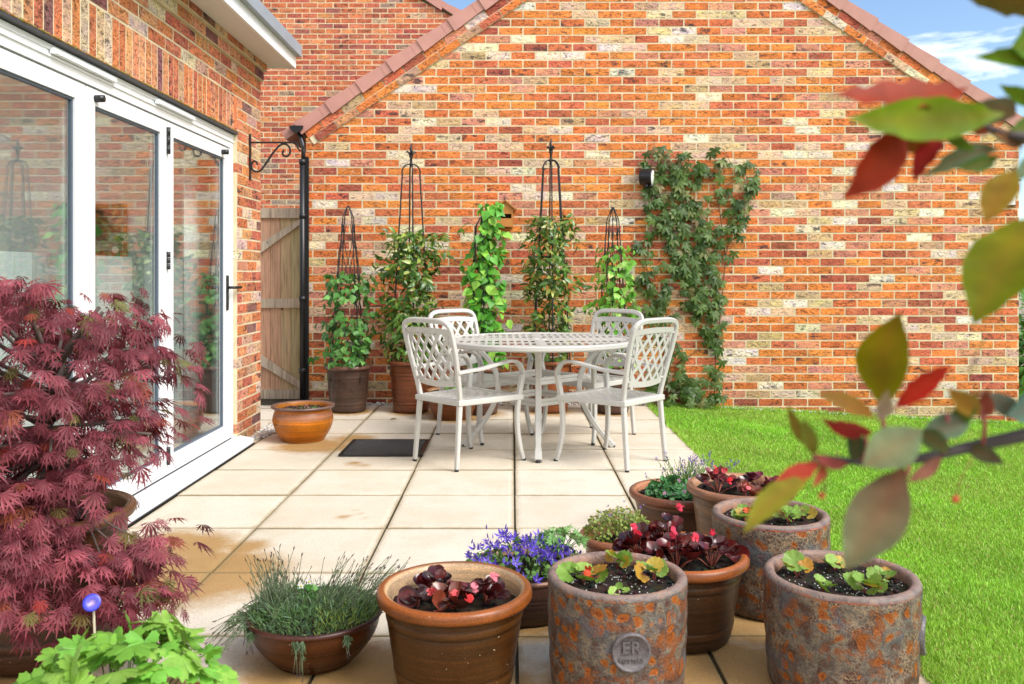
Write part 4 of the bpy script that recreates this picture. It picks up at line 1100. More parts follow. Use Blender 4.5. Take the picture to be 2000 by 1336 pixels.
pl = at(1964, 375, GY-.03); p = thing('wall_plaque', 'white weathered plaque with a dark cap at the right end of the garage wall', 'plaque', (pl.x, GY, pl.z))
mb = MB(); mb.box((-.10, -.03, -.115), (.088, -.004, .10)); 
m, nt, bs = nmat('peeling_white'); co = tex_co(nt); setin(nt, bs.inputs['Base Color'], mixc(nt, mrange(nt, noise_n(nt, co, 28, 4), .64, .68), (.78,.77,.74), (.20,.14,.10))); M_PEEL = m
mb.build('board', M_PEEL, p)
mb = MB(); mb.box((-.12, -.055, .101), (.125, -.003, .114)); mb.box((-.104, -.034, -.125), (.092, -.003, -.1155)); mb.build('cap', M_BLACK, p)
# ------------------------------------------------------------------ foliage
def nrm(a): return a/(np.linalg.norm(a, axis=-1, keepdims=True)+1e-9)
def orient(tip, normal):
    y = nrm(tip); z = normal - y*np.sum(normal*y, -1, keepdims=True); z = nrm(z); x = np.cross(y, z)
    return np.stack([x, y, z], -1)
def ovate(n=4, w=.3, fold=.12, droop=.2, p=.8, wave=0):
    v = []; f = []
    for i in range(n+1):
        t = i/n; hw = w*math.sin(PI*t**p) if 0 < i < n else .004
        z = -droop*t*t; wv = wave*math.sin(i*2.3)
        v += [(-hw, t, z+fold*hw/w*w+wv), (0, t, z), (hw, t, z+fold*hw/w*w-wv)]
    for i in range(n):
        a = i*3; f += [[a, a+1, a+4, a+3], [a+1, a+2, a+5, a+4]]
    return np.array(v), f
def palmate(angs, lens, w, n=3, droop=.25, fold=.2, p=1.0):
    V = []; Fc = []
    for a, l in zip(angs, lens):
        v, f = ovate(n, w/l, fold, droop*l, p); v = v*l
        c, s = math.cos(a), math.sin(a); R = np.array([[c, s, 0], [-s, c, 0], [0, 0, 1]])
        b = len(V); V += list(v @ R.T + np.array([0, 0, .004*len(V)*.05])); Fc += [[q+b for q in fc] for fc in f]
    return np.array(V), Fc
def maple_leaf():
    V = []; Fc = []
    for a, l in ((0, 1.), (.38, .93), (-.38, .93), (.80, .78), (-.80, .78), (1.35, .5), (-1.35, .5)):
        c, s = math.cos(a), math.sin(a)
        pts = [(0, .02, 0), (-.068, .42, .012), (0, .45, -.02), (.068, .42, .012), (0, 1, 0), (-.19, .72, .01), (-.05, .53, .0), (.19, .72, .01), (.05, .53, .0), (-.06,.64,0), (.06,.64,0), (-.14,.53,0), (.14,.53,0), (-.05,.35,0), (.05,.35,0)]
        P = np.array(pts)*l; P[:, 2] -= .38*(P[:, 1]**2)
        P = P @ np.array([[c, s, 0], [-s, c, 0], [0, 0, 1]]).T
        b = len(V); V += list(P)
        Fc += [[b+i for i in q] for q in ([0, 2, 1], [0, 3, 2], [1, 2, 4], [2, 3, 4], [6, 9, 5], [8, 7, 10], [13, 1, 11], [14, 12, 3])]
    return np.array(V), Fc
def lobed(nl=5, spread=2.35, r0=.18, notch=.5, teeth=.12, cup=.15, n=6):
    """rounded leaf cut into lobes, hinged on its stalk"""
    V = [(0, 0, 0)]; tot = nl*n
    for i in range(tot+1):
        q = i/tot; a = -spread + 2*spread*q; u = (q*nl) % 1 if i < tot else 1.
        r = notch + (1-notch)*abs(math.sin(PI*u))**.6; r *= 1 - .18*abs(a)/spread
        r *= 1 + teeth*(1 if i % 2 else -1)*abs(math.sin(PI*u))
        for k in (.55, 1.):
            rr = r*k if k == 1 else min(r*k, notch*.9)
            V.append((rr*math.sin(a), rr*math.cos(a), cup*rr*rr + (.05*math.cos(u*2*PI) if k == 1 else .02*math.cos(u*2*PI))))
    f = []
    for i in range(tot):
        a = 1+i*2; f += [[0, a+2, a], [a, a+2, a+3, a+1]]
    return np.array(V), f
def toothed(nl=5, spread=2.35, cup=-.1):
    us = [0,.10,.2,.3,.4,.5,.6,.7,.8,.9,1]; rs = [.40,.72,.70,.90,.86,1.0,.86,.90,.70,.72,.40]
    V = [(0, 0, 0)]; prof = []
    for l in range(nl):
        for u, r in list(zip(us, rs))[:-1]: prof.append(((l+u)/nl, r, u))
    prof.append((1, .40, 1))
    for q, r, u in prof:
        a = -spread + 2*spread*q; a += .10*math.sin(u*2*PI)*-1; sc_ = 1 - .2*abs(a)/spread
        for k in (.5, 1.):
            rr = r*sc_ if k == 1 else .36*sc_
            V.append((rr*math.sin(a), rr*math.cos(a), cup*rr*rr*2 + (-.05+.07*abs(math.sin(PI*u)))*k))
    f = []
    for i in range(len(prof)-1):
        a = 1+i*2; f += [[0, a+2, a], [a, a+2, a+3, a+1]]
    return np.array(V), f
def cupleaf(seg=14, cup=.55, wave=.06):
    V = [(0, 0, 0)]; 
    for i in range(seg):
        a = -2.9 + 5.8*i/(seg-1)
        for k in (.5, 1.):
            r = k*(.92+.08*math.cos(a)); V.append((r*.85*math.sin(a), r*math.cos(a)*.95+.25*k, cup*r*r*(.6+.4*abs(math.sin(a)))+(wave*math.sin(a*5)*k)))
    f = []
    for i in range(seg-1):
        a = 1+i*2; f += [[0, a+2, a], [a, a+2, a+3, a+1]]
    return np.array(V), f
T_IVY = lobed(3, 2.2, .18, .72, 0, -.12, 4)
T_BEAN = ovate(4, .42, .18, .25, .62)
T_JAS = ovate(4, .20, .25, .35, .85)
T_JASF = ovate(3, .22, .3, .3, .85)
T_CREEP = palmate((0, .75, -.75, 1.55, -1.55), (1, .95, .95, .72, .72), .185, 3, .30, .25, 1.15)
T_MAP = maple_leaf()
T_GER = toothed(5, 2.35, -.12)
T_ROUND = lobed(7, 2.7, .18, .85, 0, .10, 2)
T_BEG = cupleaf()
T_SEED = lobed(6, 2.6, .18, .86, .05, .25, 4)
T_SED = ovate(2, .38, .3, .1, .6)
T_NEEDLE = np.array([(-.04,0,0),(.04,0,0),(.03,.6,.0),(-.03,.6,.0),(0,1,0)]), [[0,1,2,3],[3,2,4]]
T_PETAL5 = palmate([k*2*PI/5 for k in range(5)], [1]*5, .30, 2, -.25, .1, .75)
T_BELL = palmate([k*2*PI/5 for k in range(5)], [1]*5, .26, 2, -.85, .15, .6)
def jcol(n, a, b, var=.2):
    """colours between a and b with some brightness scatter"""
    k = rng.random((n, 1)); c = np.array(a)*(1-k)+np.array(b)*k
    return np.clip(c*(1+var*(rng.random((n, 1))*2-1)), 0, 1)
def rdir(n): return nrm(rng.normal(size=(n, 3)))
def sc(M, s): return M*np.asarray(s)[:, None, None]

def rope(mb, pts, r, col, seg=5): mb.tube(pts, r, seg, col)

def climber(label, cat, name, key, prof, n, tmpl, size, ca, cb, tips=None, mat=None, group=None, stemcol=(.14,.10,.04), thr=-.05, stems=5, seed=1, depth=.9, hang=.6, clump=5., wide=1.):
    """prof: list of (photo y, x left, x right, weight) at the pot's own depth"""
    P = POTS[key]; Y = P['Y'] - .02; t = thing(name, label, cat, (P['X'], P['Y'], P['zs']), 0, group)
    rows = [(H - (py-VY)*Y/F, (xl-VX)*Y/F, (xr-VX)*Y/F, w) for py, xl, xr, w in prof][::-1]
    zs = np.array([r[0] for r in rows]); xl = np.array([r[1] for r in rows]); xr = np.array([r[2] for r in rows]); ww = np.array([r[3] for r in rows])
    pts = []
    zz = np.linspace(zs[0], zs[-1], 200); dens = np.interp(zz, zs, ww)*(np.interp(zz, zs, xr)-np.interp(zz, zs, xl)); cdf = np.cumsum(dens)/dens.sum()
    while len(pts) < n:
        z = np.interp(random.random(), cdf, zz); a, b = np.interp(z, zs, xl), np.interp(z, zs, xr); c, hw = (a+b)/2, (b-a)/2
        an, rr = random.uniform(0, 2*PI), random.random()**.4
        hw *= .55 + 1.1*max(0, .45+noise.noise(Vector((math.cos(an)*1.3+seed, math.sin(an)*1.3, z*5.5))))
        x = c + hw*rr*math.cos(an); dy = min(hw, .24)*depth*rr*math.sin(an); y = Y + dy
        if y > GY-.03: continue
        nn = noise.noise(Vector((x*clump+seed, y*clump, z*clump)))
        if nn < thr - .15*(z < zs[0]+.2): continue
        pts.append((x, y, z, c))
    p = np.array(pts); 
    outw = np.stack([p[:, 0]-p[:, 3], (p[:, 1]-Y), np.zeros(len(p))], -1); outw = nrm(outw + 1e-3)
    N = nrm(outw*.7 + np.array([0, -.35, .55]) + rdir(len(p))*.55); Tp = nrm(outw*.6 + np.array([0, -.1, -hang]) + rdir(len(p))*.65)
    M = sc(orient(Tp, N), size*(.6+.7*rng.random(len(p))))
    mb = MB(); cols = jcol(len(p), ca, cb, .22)
    if tips:
        k = rng.random(len(p)) < tips[0]; cols[k] = jcol(k.sum(), tips[1], tips[2], .15)
    loc = np.array(t.location)
    mb.many(tmpl[0], tmpl[1], M, p[:, :3]-loc, cols, True); mb.build('foliage', mat or M_LEAF, t)
    mb = MB()
    for k in range(stems):
        path = []; ph = random.uniform(0, 6.3)
        for q in np.linspace(0, 1, 14):
            z = P['zs']-.02 + (zs[-1]-.1-P['zs'])*q*random.uniform(.8, 1) if k else P['zs'] + (zs[-1]-.05-P['zs'])*q
            z = P['zs']-.02 + (zs[-1]-.08*k-P['zs'])*q
            c, hw = (np.interp(z, zs, xl)+np.interp(z, zs, xr))/2, (np.interp(z, zs, xr)-np.interp(z, zs, xl))/2
            if q == 0: c, hw = P['X'], .05
            path.append((c+hw*.55*math.cos(ph+q*7)-loc[0], min(Y+min(hw, .15)*.7*math.sin(ph+q*7), GY-.03)-loc[1], z-loc[2]))
        rope(mb, path, np.linspace(.0045, .0018, 14), stemcol + (1,))
    # leaf stalks towards a few leaves
    for q in p[::6]:
        c0 = np.array([q[3]+(q[0]-q[3])*.55, Y+(q[1]-Y)*.55, q[2]-.03]) - loc
        rope(mb, [c0, (np.array(q[:3])-loc+c0)/2+np.array([0,0,.01]), np.array(q[:3])-loc], .0014, stemcol + (1,), 3)
    mb.build('stems', M_STEM, t)
    return t
GRP = 'climbing plants trained up the pots by the wall'
G1, G2 = (.035,.13,.02), (.10,.27,.04)
climber('leafy green bean like climber on the short lattice obelisk', 'climber', 'climbing_plant', 'bA',
        [(710,640,725,1.3),(680,630,748,1.4),(640,636,744,1.1),(610,655,738,.55),(585,648,720,.28),(560,655,700,.16),(535,665,690,.08)], 480, T_BEAN, .066, (.05,.17,.035), (.13,.32,.07), (.2, (.17,.40,.10), (.22,.45,.13)), None, GRP, thr=-.12, seed=3)
JA, JB = (.035,.10,.012), (.10,.21,.03); JT = (.26, (.20,.30,.04), (.32,.38,.09))
climber('glossy jasmine with yellowish tips on the left tall obelisk', 'jasmine', 'jasmine_plant', 'bB',
        [(703,760,850,1.3),(670,745,862,1.4),(630,732,864,1.3),(590,730,866,1.1),(550,742,864,.8),(515,768,858,.55),(480,780,850,.4),(455,785,845,.15)], 1500, T_JAS, .074, JA, JB, JT, M_GLOSS, GRP, thr=-.03, seed=11, hang=.2, wide=1.25)
climber('glossy jasmine with thin red tinged shoots on the tall obelisk behind the table', 'jasmine', 'jasmine_plant', 'bC',
        [(703,1025,1120,1.5),(660,1008,1140,2.0),(625,1003,1142,2.0),(590,1012,1132,1.2),(560,1030,1115,.7),(530,1032,1108,.38),(490,1035,1112,.3),(450,1038,1108,.28),(425,1045,1100,.10)], 1350, T_JAS, .072, JA, JB, (.26, (.22,.28,.04), (.34,.32,.09)), M_GLOSS, GRP, thr=-.03, seed=23, hang=.2, wide=1.2)
climber('bright clematis column with a bushy top beside the bird box', 'clematis', 'clematis_plant', 'bE',
        [(705,915,975,.15),(650,918,975,.35),(600,915,978,1),(560,908,978,1),(520,905,972,1.1),(485,905,968,1.3),(450,897,978,1.6),(420,898,982,1.6),(395,925,965,.9)], 640, T_BEAN, .078, (.05,.22,.02), (.13,.42,.04), (.25, (.24,.52,.06), (.32,.55,.09)), None, GRP, stemcol=(.10,.05,.02), thr=-.2, seed=31, stems=8, depth=.8)
climber('light green climber on the slim obelisk next to the creeper', 'climber', 'climbing_plant', 'bD',
        [(710,1165,1235,.9),(660,1160,1238,1.1),(620,1162,1238,1),(580,1165,1235,.9),(540,1172,1228,.8),(500,1178,1222,.6),(480,1185,1215,.3)], 360, T_BEAN, .066, (.08,.26,.025), (.20,.46,.06), (.25, (.30,.54,.10), (.38,.58,.14)), None, GRP, thr=-.1, seed=41)

# Virginia creeper flat on the wall
def creeper():
    t = thing('virginia_creeper', 'dark green five fingered creeper spreading up the garage wall around the light', 'creeper', (1.62, GY-.02, 0))
    blobs = [(1300,312,50,26,70),(1345,335,30,34,45),(1300,365,48,30,75),(1340,385,38,38,60),(1300,405,50,30,70),(1350,420,36,30,50),(1285,445,36,22,30),(1325,455,25,20,20),
             (1345,470,42,34,70),(1385,470,25,40,38),(1340,510,38,30,55),(1375,530,36,40,60),(1360,575,38,38,65),(1395,560,22,40,32),(1385,615,34,40,55),(1390,650,24,28,28),(1400,690,20,34,30),(1392,735,16,28,16),
             (1410,300,22,16,16),(1395,330,26,18,20),(1440,335,42,22,40),(1412,375,40,16,30),(1460,365,20,28,22),(1455,410,22,22,20),(1425,420,20,14,10),(1425,455,28,24,26),(1415,490,22,18,16),(1440,440,20,16,12),(1375,375,22,10,8),
             (1255,490,22,26,22),(1262,540,26,32,34),(1275,590,28,30,34),(1250,610,26,22,18),(1300,560,20,22,14),(1300,610,20,22,12),
             (1318,690,20,30,20),(1308,735,26,22,26),(1290,760,44,28,50),(1330,770,40,24,46),(1370,768,38,26,40),(1400,775,20,20,12),(1265,740,22,26,18),(1340,745,22,20,16),(1255,660,18,34,16),(1285,640,16,26,10)]
    pts = []; 
    for bx, by, rx, ry, n in blobs:
        for _ in range(int(n*.56)):
            a, r = random.uniform(0, 2*PI), math.sqrt(random.random())
            x, y = bx+rx*r*math.cos(a), by+ry*r*math.sin(a)
            if noise.noise(Vector((x*.055, y*.055, 2.2))) < -.24 + .14*(x > 1405) + .10*(x < 1290 and y > 480): continue
            low = max(0, (y-700)/100)
            p = at(x, y, GY-.035-random.random()*(.05+.22*low)); p.z = max(p.z, .03)
            pts.append(p)
    p = np.array([list(q) for q in pts]); n = len(p)
    N = nrm(np.array([0, -.75, .6]) + rdir(n)*.5); Tp = nrm(np.array([0, -.25, -.75]) + rdir(n)*np.array([.75, .2, .35]))
    M = sc(orient(Tp, N),   .076*(.65+.6*rng.random(n)))
    loc = np.array(t.location); mb = MB(); cols = jcol(n, (.032,.080,.010), (.10,.165,.032), .3)
    k = rng.random(n) < .14; cols[k] = jcol(k.sum(), (.15,.20,.05), (.20,.13,.06), .2)
    mb.many(*T_CREEP, M, p-loc, cols, True); mb.build('foliage', M_LEAF, t)
    mb = MB()
    for path in ([(1300,790),(1305,720),(1318,680),(1300,610),(1268,560),(1262,500),(1290,440),(1300,380),(1280,300),(1275,262)], [(1395,780),(1398,720),(1400,650),(1388,600),(1365,540),(1345,470),(1350,400),(1350,330)],
                 [(1395,700),(1410,600),(1418,500),(1430,440),(1460,390),(1465,350),(1430,320),(1412,290)], [(1320,712),(1355,690),(1395,655)], [(1418,500),(1405,420),(1400,380),(1440,345)], [(1240,640),(1262,600),(1270,540)], [(1345,470),(1380,470),(1420,450)]):
        rope(mb, [list(at(a+random.uniform(-2,2), b, GY-.018)-t.location) for a, b in path], np.linspace(.0055, .0022, len(path)), (.16,.08,.04,1))
    mb.build('stems', M_STEM, t)
creeper()

# Japanese maple
def maple():
    P = POTS['maple']; t = thing('japanese_maple', 'weeping purple red maple with finely cut leaves in the big pot', 'maple', (P['X'], P['Y'], P['zs']))
    cx, cy = P['X'], P['Y']; base = Vector((0, 0, 0)); mb = MB(); wood = (.085,.06,.05,1)
    trunk = [(0,0,-.05),(.02,-.01,.12),(-.02,.0,.28),(.03,.01,.42),(.05,.0,.52)]
    rope(mb, trunk, [.026,.023,.020,.017,.014], wood, 9)
    pads = []; LZ = [.12,.26,.40,.52,.67,.85,1.0,1.10,1.18]; LR = [.32,.46,.26,.18,.43,.44,.38,.26,.12]
    def limb(a, reach, top, end, start):
        p0 = np.array([.02, 0, start]); c, s = math.cos(a), math.sin(a); pts = []
        wob = random.uniform(-.2, .2)
        for q in np.linspace(0, 1, 10):
            r = reach*(q**.9); aa = a + wob*q
            z = start + (top-start)*math.sin(min(q*1.5, 1)*PI/2) - max(0, q-.5)**1.6*2.9*(top-end)
            pts.append(np.array([.02+r*math.cos(aa), r*math.sin(aa), z]))
        keepn = 10
        for q_ in range(10):
            if math.hypot(pts[q_][0], pts[q_][1]) > .80*np.interp(pts[q_][2]+P['zs'], LZ, LR): keepn = q_; break
        if keepn > 2: rope(mb, pts[:keepn], np.linspace(.008, .0018, 10)[:keepn], wood, 6)
        for q in (3, 4, 5, 6, 7, 8, 9): pads.append((pts[q], math.atan2(pts[q][1], pts[q][0]), q/9))
    K = 46
    for k in range(K):
        a = k*2.399; lv = k/(K-1)
        top = .76 - .62*lv + random.uniform(-.05, .05); reach = .26 + .26*math.sin(min(1, .35+lv)*PI*.62) + random.uniform(-.05, .05)
        limb(a, reach, top, top-.16-.10*lv, .20+.30*(1-lv))
    for a, r_, tp, en in ((-.9,.46,.20,-.14),(-.55,.50,.14,-.16),(-1.25,.42,.16,-.12),(-.35,.46,.22,.0),(-.75,.38,.05,-.20),(-1.0,.50,.02,-.22),(-1.5,.40,.10,-.06),(-.62,.44,-.02,-.22),(-1.45,.44,.10,-.16),(-1.7,.40,.16,-.12),(-1.95,.42,.12,-.14),(-2.2,.44,.18,-.10),(-1.3,.42,.0,-.18),(-1.6,.46,.06,-.18),(-2.4,.44,.1,-.15)): limb(a, r_, tp, en, .22)
    # a thin outlying spray to the right
    for q in ((.56,-.12,-.02),(.50,-.10,.02)): pads.append((np.array(q), -.2, 1.))
    for y_, x_, z_ in ((-.14,.42,-.04),(-.2,.36,-.12),(-.18,.30,.0)): rope(mb, [(.05,-.05,.12),(.18,-.13,.09),(x_*.8,y_,z_+.05),(x_,y_,z_)], [.005,.004,.003,.0015], wood, 5)
    mb.build('trunk', M_STEM, t)
    pos = []; ang = []; fr = []
    for p, a, q in pads:
        m = int(random.uniform(7, 11) + 3*q)
        for _ in range(m):
            o = rng.normal(size=3)*np.array([.062, .062, .018]); pos.append(p+o); ang.append(a); fr.append(q)
    pos = np.array(pos); ang = np.array(ang)
    zw = pos[:, 2] + P['zs']; rr_ = np.hypot(pos[:, 0], pos[:, 1])
    lim = np.interp(zw, LZ, LR) + .06*rng.normal(size=len(zw))
    side = np.cos(ang)
    lim = np.where(side > .35, lim, np.maximum(lim, np.interp(zw, [.26, .40, .52, .67], [.42, .42, .42, .44])))
    gap = np.array([noise.noise(Vector((q[0]*8, q[1]*8, q[2]*11))) for q in pos])
    keep = (rr_ < lim) & (gap > -.27) & (pos[:, 0]+cx > -1.88) & (zw > .24); pos, ang = pos[keep], ang[keep]
    for _ in range(34):                  # low spray hanging out over the pot's right side
        q = np.array([random.uniform(.13, .47), random.uniform(-.30, -.10), random.uniform(-.21, .02)]); q[2] -= .10*(q[0] < .2)
        m = random.randint(5, 9); pos = np.vstack([pos, q + rng.normal(size=(m, 3))*np.array([.045, .045, .02])]); ang = np.concatenate([ang, np.full(m, random.uniform(-.9, .1))])
    n = len(pos)
    out = np.stack([np.cos(ang), np.sin(ang), np.zeros(n)], -1)
    Tp = nrm(out*.85 + np.array([0, 0, -.55]) + rdir(n)*.60); N = nrm(out*.45 + np.array([0, 0, .9]) + rdir(n)*.35)
    M = sc(orient(Tp, N), .068*(.5+.75*rng.random(n)))
    cols = jcol(n, (.125,.024,.034), (.30,.074,.095), .3)
    k = rng.random(n) < .07; cols[k] = jcol(k.sum(), (.20,.06,.025), (.32,.04,.035), .2)
    k = rng.random(n) < .05; cols[k] = jcol(k.sum(), (.12,.13,.03), (.18,.12,.04), .2)
    mb = MB(); mb.many(*T_MAP, M, pos, cols, False); mb.build('foliage', M_MAPLE, t)
maple()

def dome_plant(key, label, name, cat, n, tmpl, size, ca, cb, rad, hgt, mat, cx=0, cy=0, z0=0, tips=None, up=.8, group=None, stalk=(.10,.16,.04), seed=0, rnd=.5, flat=.6):
    P = POTS[key]; t = thing(name, label, cat, (P['X']+cx, P['Y']+cy, P['zs']+z0), 0, group)
    a = rng.random(n)*2*PI; r = np.sqrt(rng.random(n))*rad; nz = np.array([noise.noise(Vector((x*9/ max(rad,.05)*.12+seed, y*9/max(rad,.05)*.12, 0))) for x, y in zip(r*np.cos(a), r*np.sin(a))])
    top = hgt*np.sqrt(np.clip(1-(r/(rad*1.04))**2, 0, 1))*(1+.35*nz); z = top*(flat + (1-flat)*rng.random(n))
    p = np.stack([r*np.cos(a), r*np.sin(a), z], -1); o = np.stack([np.cos(a)*r/rad, np.sin(a)*r/rad, np.zeros(n)], -1)
    N = nrm(o*.8 + np.array([0, 0, up]) + rdir(n)*rnd); Tp = nrm(o + rdir(n)*.7 + np.array([0, 0, -.1]))
    M = sc(orient(Tp, N), size*(.6+.6*rng.random(n))); cols = jcol(n, ca, cb, .22)
    if tips: k = rng.random(n) < tips[0]; cols[k] = jcol(k.sum(), tips[1], tips[2], .15)
    mb = MB(); mb.many(tmpl[0], tmpl[1], M, p, cols, True); mb.build('foliage', mat, t)
    mb = MB()
    for q in p[::max(1, n//34)]: rope(mb, [(q[0]*.25, q[1]*.25, -.02), (q[0]*.7, q[1]*.7, q[2]*.55), tuple(q)], .0016, stalk+(1,), 4)
    mb.build('stems', M_STEM, t)
    return t
g = dome_plant('ger', 'bright lime green geranium with lobed leaves in the front left corner', 'geranium_plant', 'geranium', 165, T_GER, .052, (.14,.33,.035), (.30,.51,.085), .20, .195, M_LEAF, z0=.0, tips=(.15, (.14,.38,.05), (.20,.46,.06)), up=1.0, rnd=.4, flat=.72)
for px_, py_, d_ in ((400,1245,.0),(95,1262,.1),(375,1222,.1)):      # leaves reaching out of the clump
    pass
fp = at(180, 1178, 1.98)
t = thing('flower_stake', 'blue glass flower ornament on a thin stake above the geranium', 'garden ornament', (fp.x, 1.98, fp.z))
mb = MB(); mb.lathe([(0, -.002), (.009, -.001), (.014, .002), (.0195, .008), (.019, .0095), (.0085, .003), (0, .002)], 24, M=Matrix.Rotation(math.radians(62), 4, 'X') @ Matrix.Rotation(.3, 4, 'Y'), cols=[(.02,.04,.5,1),(.02,.04,.5,1),(.02,.04,.5,1),(.008,.02,.42,1),(.008,.025,.45,1),(.10,.08,.45,1),(.45,.30,.40,1)]); mb.build('glass_disc', attr_mat('blue_glass', .35, var=.1), t)
mb = MB(); mb.tube([(0, .006, -.004), (.004, .01, -.15), (.01, .02, -fp.z+.02)], .0028, 8, (.45,.38,.26,1)); mb.build('stake', M_ATTR, t)

# lavender and thrift bowl
def lavender():
    P = POTS['lav']; R = P['ri']; t = thing('lavender_plant', 'grey green wispy lavender mat with dark seed stems in the ringed bowl', 'lavender', (P['X'], P['Y'], P['zs']))
    n = 4200; a = rng.random(n)*2*PI; r = np.sqrt(rng.random(n))*R*1.04
    x, y = r*np.cos(a), r*np.sin(a)
    nz = np.array([noise.noise(Vector((q*14, w*14, 0))) for q, w in zip(x, y)])
    z = (.050*np.sqrt(np.clip(1-(r/(R*1.1))**2, 0, 1))+.010*nz)*rng.random(n)**.5
    k = (x < -.06) & (rng.random(n) < .5); z[k] += .03*rng.random(k.sum())
    Tp = nrm(np.stack([np.cos(a)*r/R*.8, np.sin(a)*r/R*.8, np.full(n, .9)], -1) + rdir(n)*.75); M = orient(Tp, rdir(n))
    L = .013+.017*rng.random(n); M = M*L[:, None, None]; M[:, :, 0] *= 1.35
    cols = jcol(n, (.06,.14,.045), (.17,.27,.10), .25); k = rng.random(n) < .22; cols[k] = jcol(k.sum(), (.10,.19,.11), (.17,.26,.17), .2)
    k = (x > .03) & (y < .02) & (rng.random(n) < .35); cols[k] = jcol(k.sum(), (.20,.30,.05), (.30,.36,.08), .2)
    mb = MB(); mb.many(*T_NEEDLE, M, np.stack([x, y, z], -1), cols)
    # stems carry needles too
    st = MB(); tips = []
    def stem(x0, y0, dx, dy, h, lean_end=0, needles=10):
        pts = []; 
        for q in np.linspace(0, 1, 7): pts.append(np.array([x0+dx*q**1.3, y0+dy*q**1.3, .01+h*q - lean_end*q*q]))
        g_ = random.uniform(.6, 1.1); st.tube(pts, np.linspace(.0014, .0008, 7), 4, (.13*g_,.17*g_,.09*g_,1)); tips.append((pts[-1], pts[-1]-pts[-2]))
        m = needles; q = rng.random(m)*.62; pp = np.array([np.array(pts[0])*(1-v)+np.array(pts[int(v*6)])*v for v in q])
        pp = np.array([pts[int(v*6)]+(pts[min(6, int(v*6)+1)]-pts[int(v*6)])*((v*6) % 1) for v in q])
        T_ = nrm(np.tile(nrm(pts[3]-pts[0]), (m, 1))+rdir(m)*.75); M_ = orient(T_, rdir(m))*(.012+.014*rng.random(m))[:, None, None]; M_[:, :, 0] *= 1.4
        mb.many(*T_NEEDLE, M_, pp, jcol(m, (.08,.15,.07), (.15,.22,.11), .25))
    for _ in range(80):                # upright tuft at the left
        x0 = random.gauss(-.115, .030); y0 = random.gauss(.0, .055); stem(x0, y0, random.gauss(-.012, .035), random.gauss(0, .02), random.uniform(.09, .175), 0, 11)
    for _ in range(75):                # tuft leaning right
        x0 = random.gauss(.09, .050); y0 = random.gauss(.03, .05); stem(x0, y0, random.uniform(.02, .12), random.gauss(0, .02), random.uniform(.07, .16), 0, 8)
    for _ in range(22): stem(random.uniform(-.06, .05), random.uniform(-.05, .08), random.gauss(.01, .03), 0, random.uniform(.05, .11), 0, 7)
    for _ in range(34):                # flopping out to the lower left
        x0 = random.gauss(-.165, .02); y0 = random.gauss(-.03, .05); L_ = random.uniform(.08, .20); stem(x0, y0, -L_*random.uniform(.5, .85), random.gauss(-.03, .03), L_*.42, L_*random.uniform(.4, 1.0), 14)
    for x0, dl in ((-.19,.06),(-.175,.07),(-.01,.09),(.01,.11),(.125,.05),(-.15,.05)):   # trailing over the rim
        y0 = -math.sqrt(max(0, (R+.018)**2-x0*x0)); 
        for _ in range(3): stem(x0+random.gauss(0,.006), y0, random.gauss(.01,.01), -.025, .004, dl*random.uniform(.7, 1), 22)
    for p, d in tips:
        d = d/np.linalg.norm(d); m = random.randint(2, 4); q = np.tile(p, (m, 1)); M_ = orient(nrm(np.tile(d, (m, 1))+rdir(m)*.28), rdir(m))*(.008+.008*rng.random(m))[:, None, None]; M_[:, :, 0] *= 2.6
        mb.many(*T_NEEDLE, M_, q, jcol(m, (.055,.045,.045), (.13,.085,.09), .3))
    mb.build('foliage', M_LEAF, t); st.build('stems', M_STEM, t)
    v = thing('viola_plant', 'tiny white viola flowers growing among the lavender', 'viola', (P['X']-.035, P['Y']+.06, P['zs']+.03))
    a = rng.random(22)*2*PI; r = .035*np.sqrt(rng.random(22)); pp = np.stack([r*np.cos(a), r*np.sin(a), .045*rng.random(22)], -1)
    mb = MB(); mb.many(*T_ROUND, sc(orient(rdir(22)*np.array([1,1,.2]), nrm(np.array([0,-.5,.8])+rdir(22)*.4)), .013*np.ones(22)), pp, jcol(22, (.06,.22,.03), (.12,.34,.05)), True); mb.build('foliage', M_LEAF, v)
    for x, z in ((-.012,.055),(.045,.062),(.012,.068)):
        mb = MB(); M_ = orient(np.array([[0, .3, 1.]]), np.array([[.1, -1., .35]]))*.011; mb.many(*T_PETAL5, M_, np.array([[x, -.035, z]]), np.array([[.80,.78,.84]]), True)
        mb.lathe([(0, .002), (.003, .001), (.0035, 0)], 8, M=Matrix.Translation((x, -.038, z)) @ Matrix.Rotation(PI/2, 4, 'X'), col=(.75,.6,.08,1)); mb.build('flower', M_PETAL, v)
lavender()

def flowers(t, name, pts, size, tmpl, ca, cb, mat=None, nrmdir=(0,-.6,.8), spread=.5, each=True):
    for q in pts:
        mb = MB(); N = nrm(np.array([nrmdir])+rdir(1)*spread); M_ = orient(rdir(1), N)*size*random.uniform(.8, 1.2)
        mb.many(tmpl[0], tmpl[1], M_, np.array([q]), jcol(1, ca, cb, .15), True)
        mb.tube([q - N[0]*.001, q + N[0]*.004], .0016, 6, (.72,.62,.35,1)); mb.build(name, mat or M_PETAL, t)

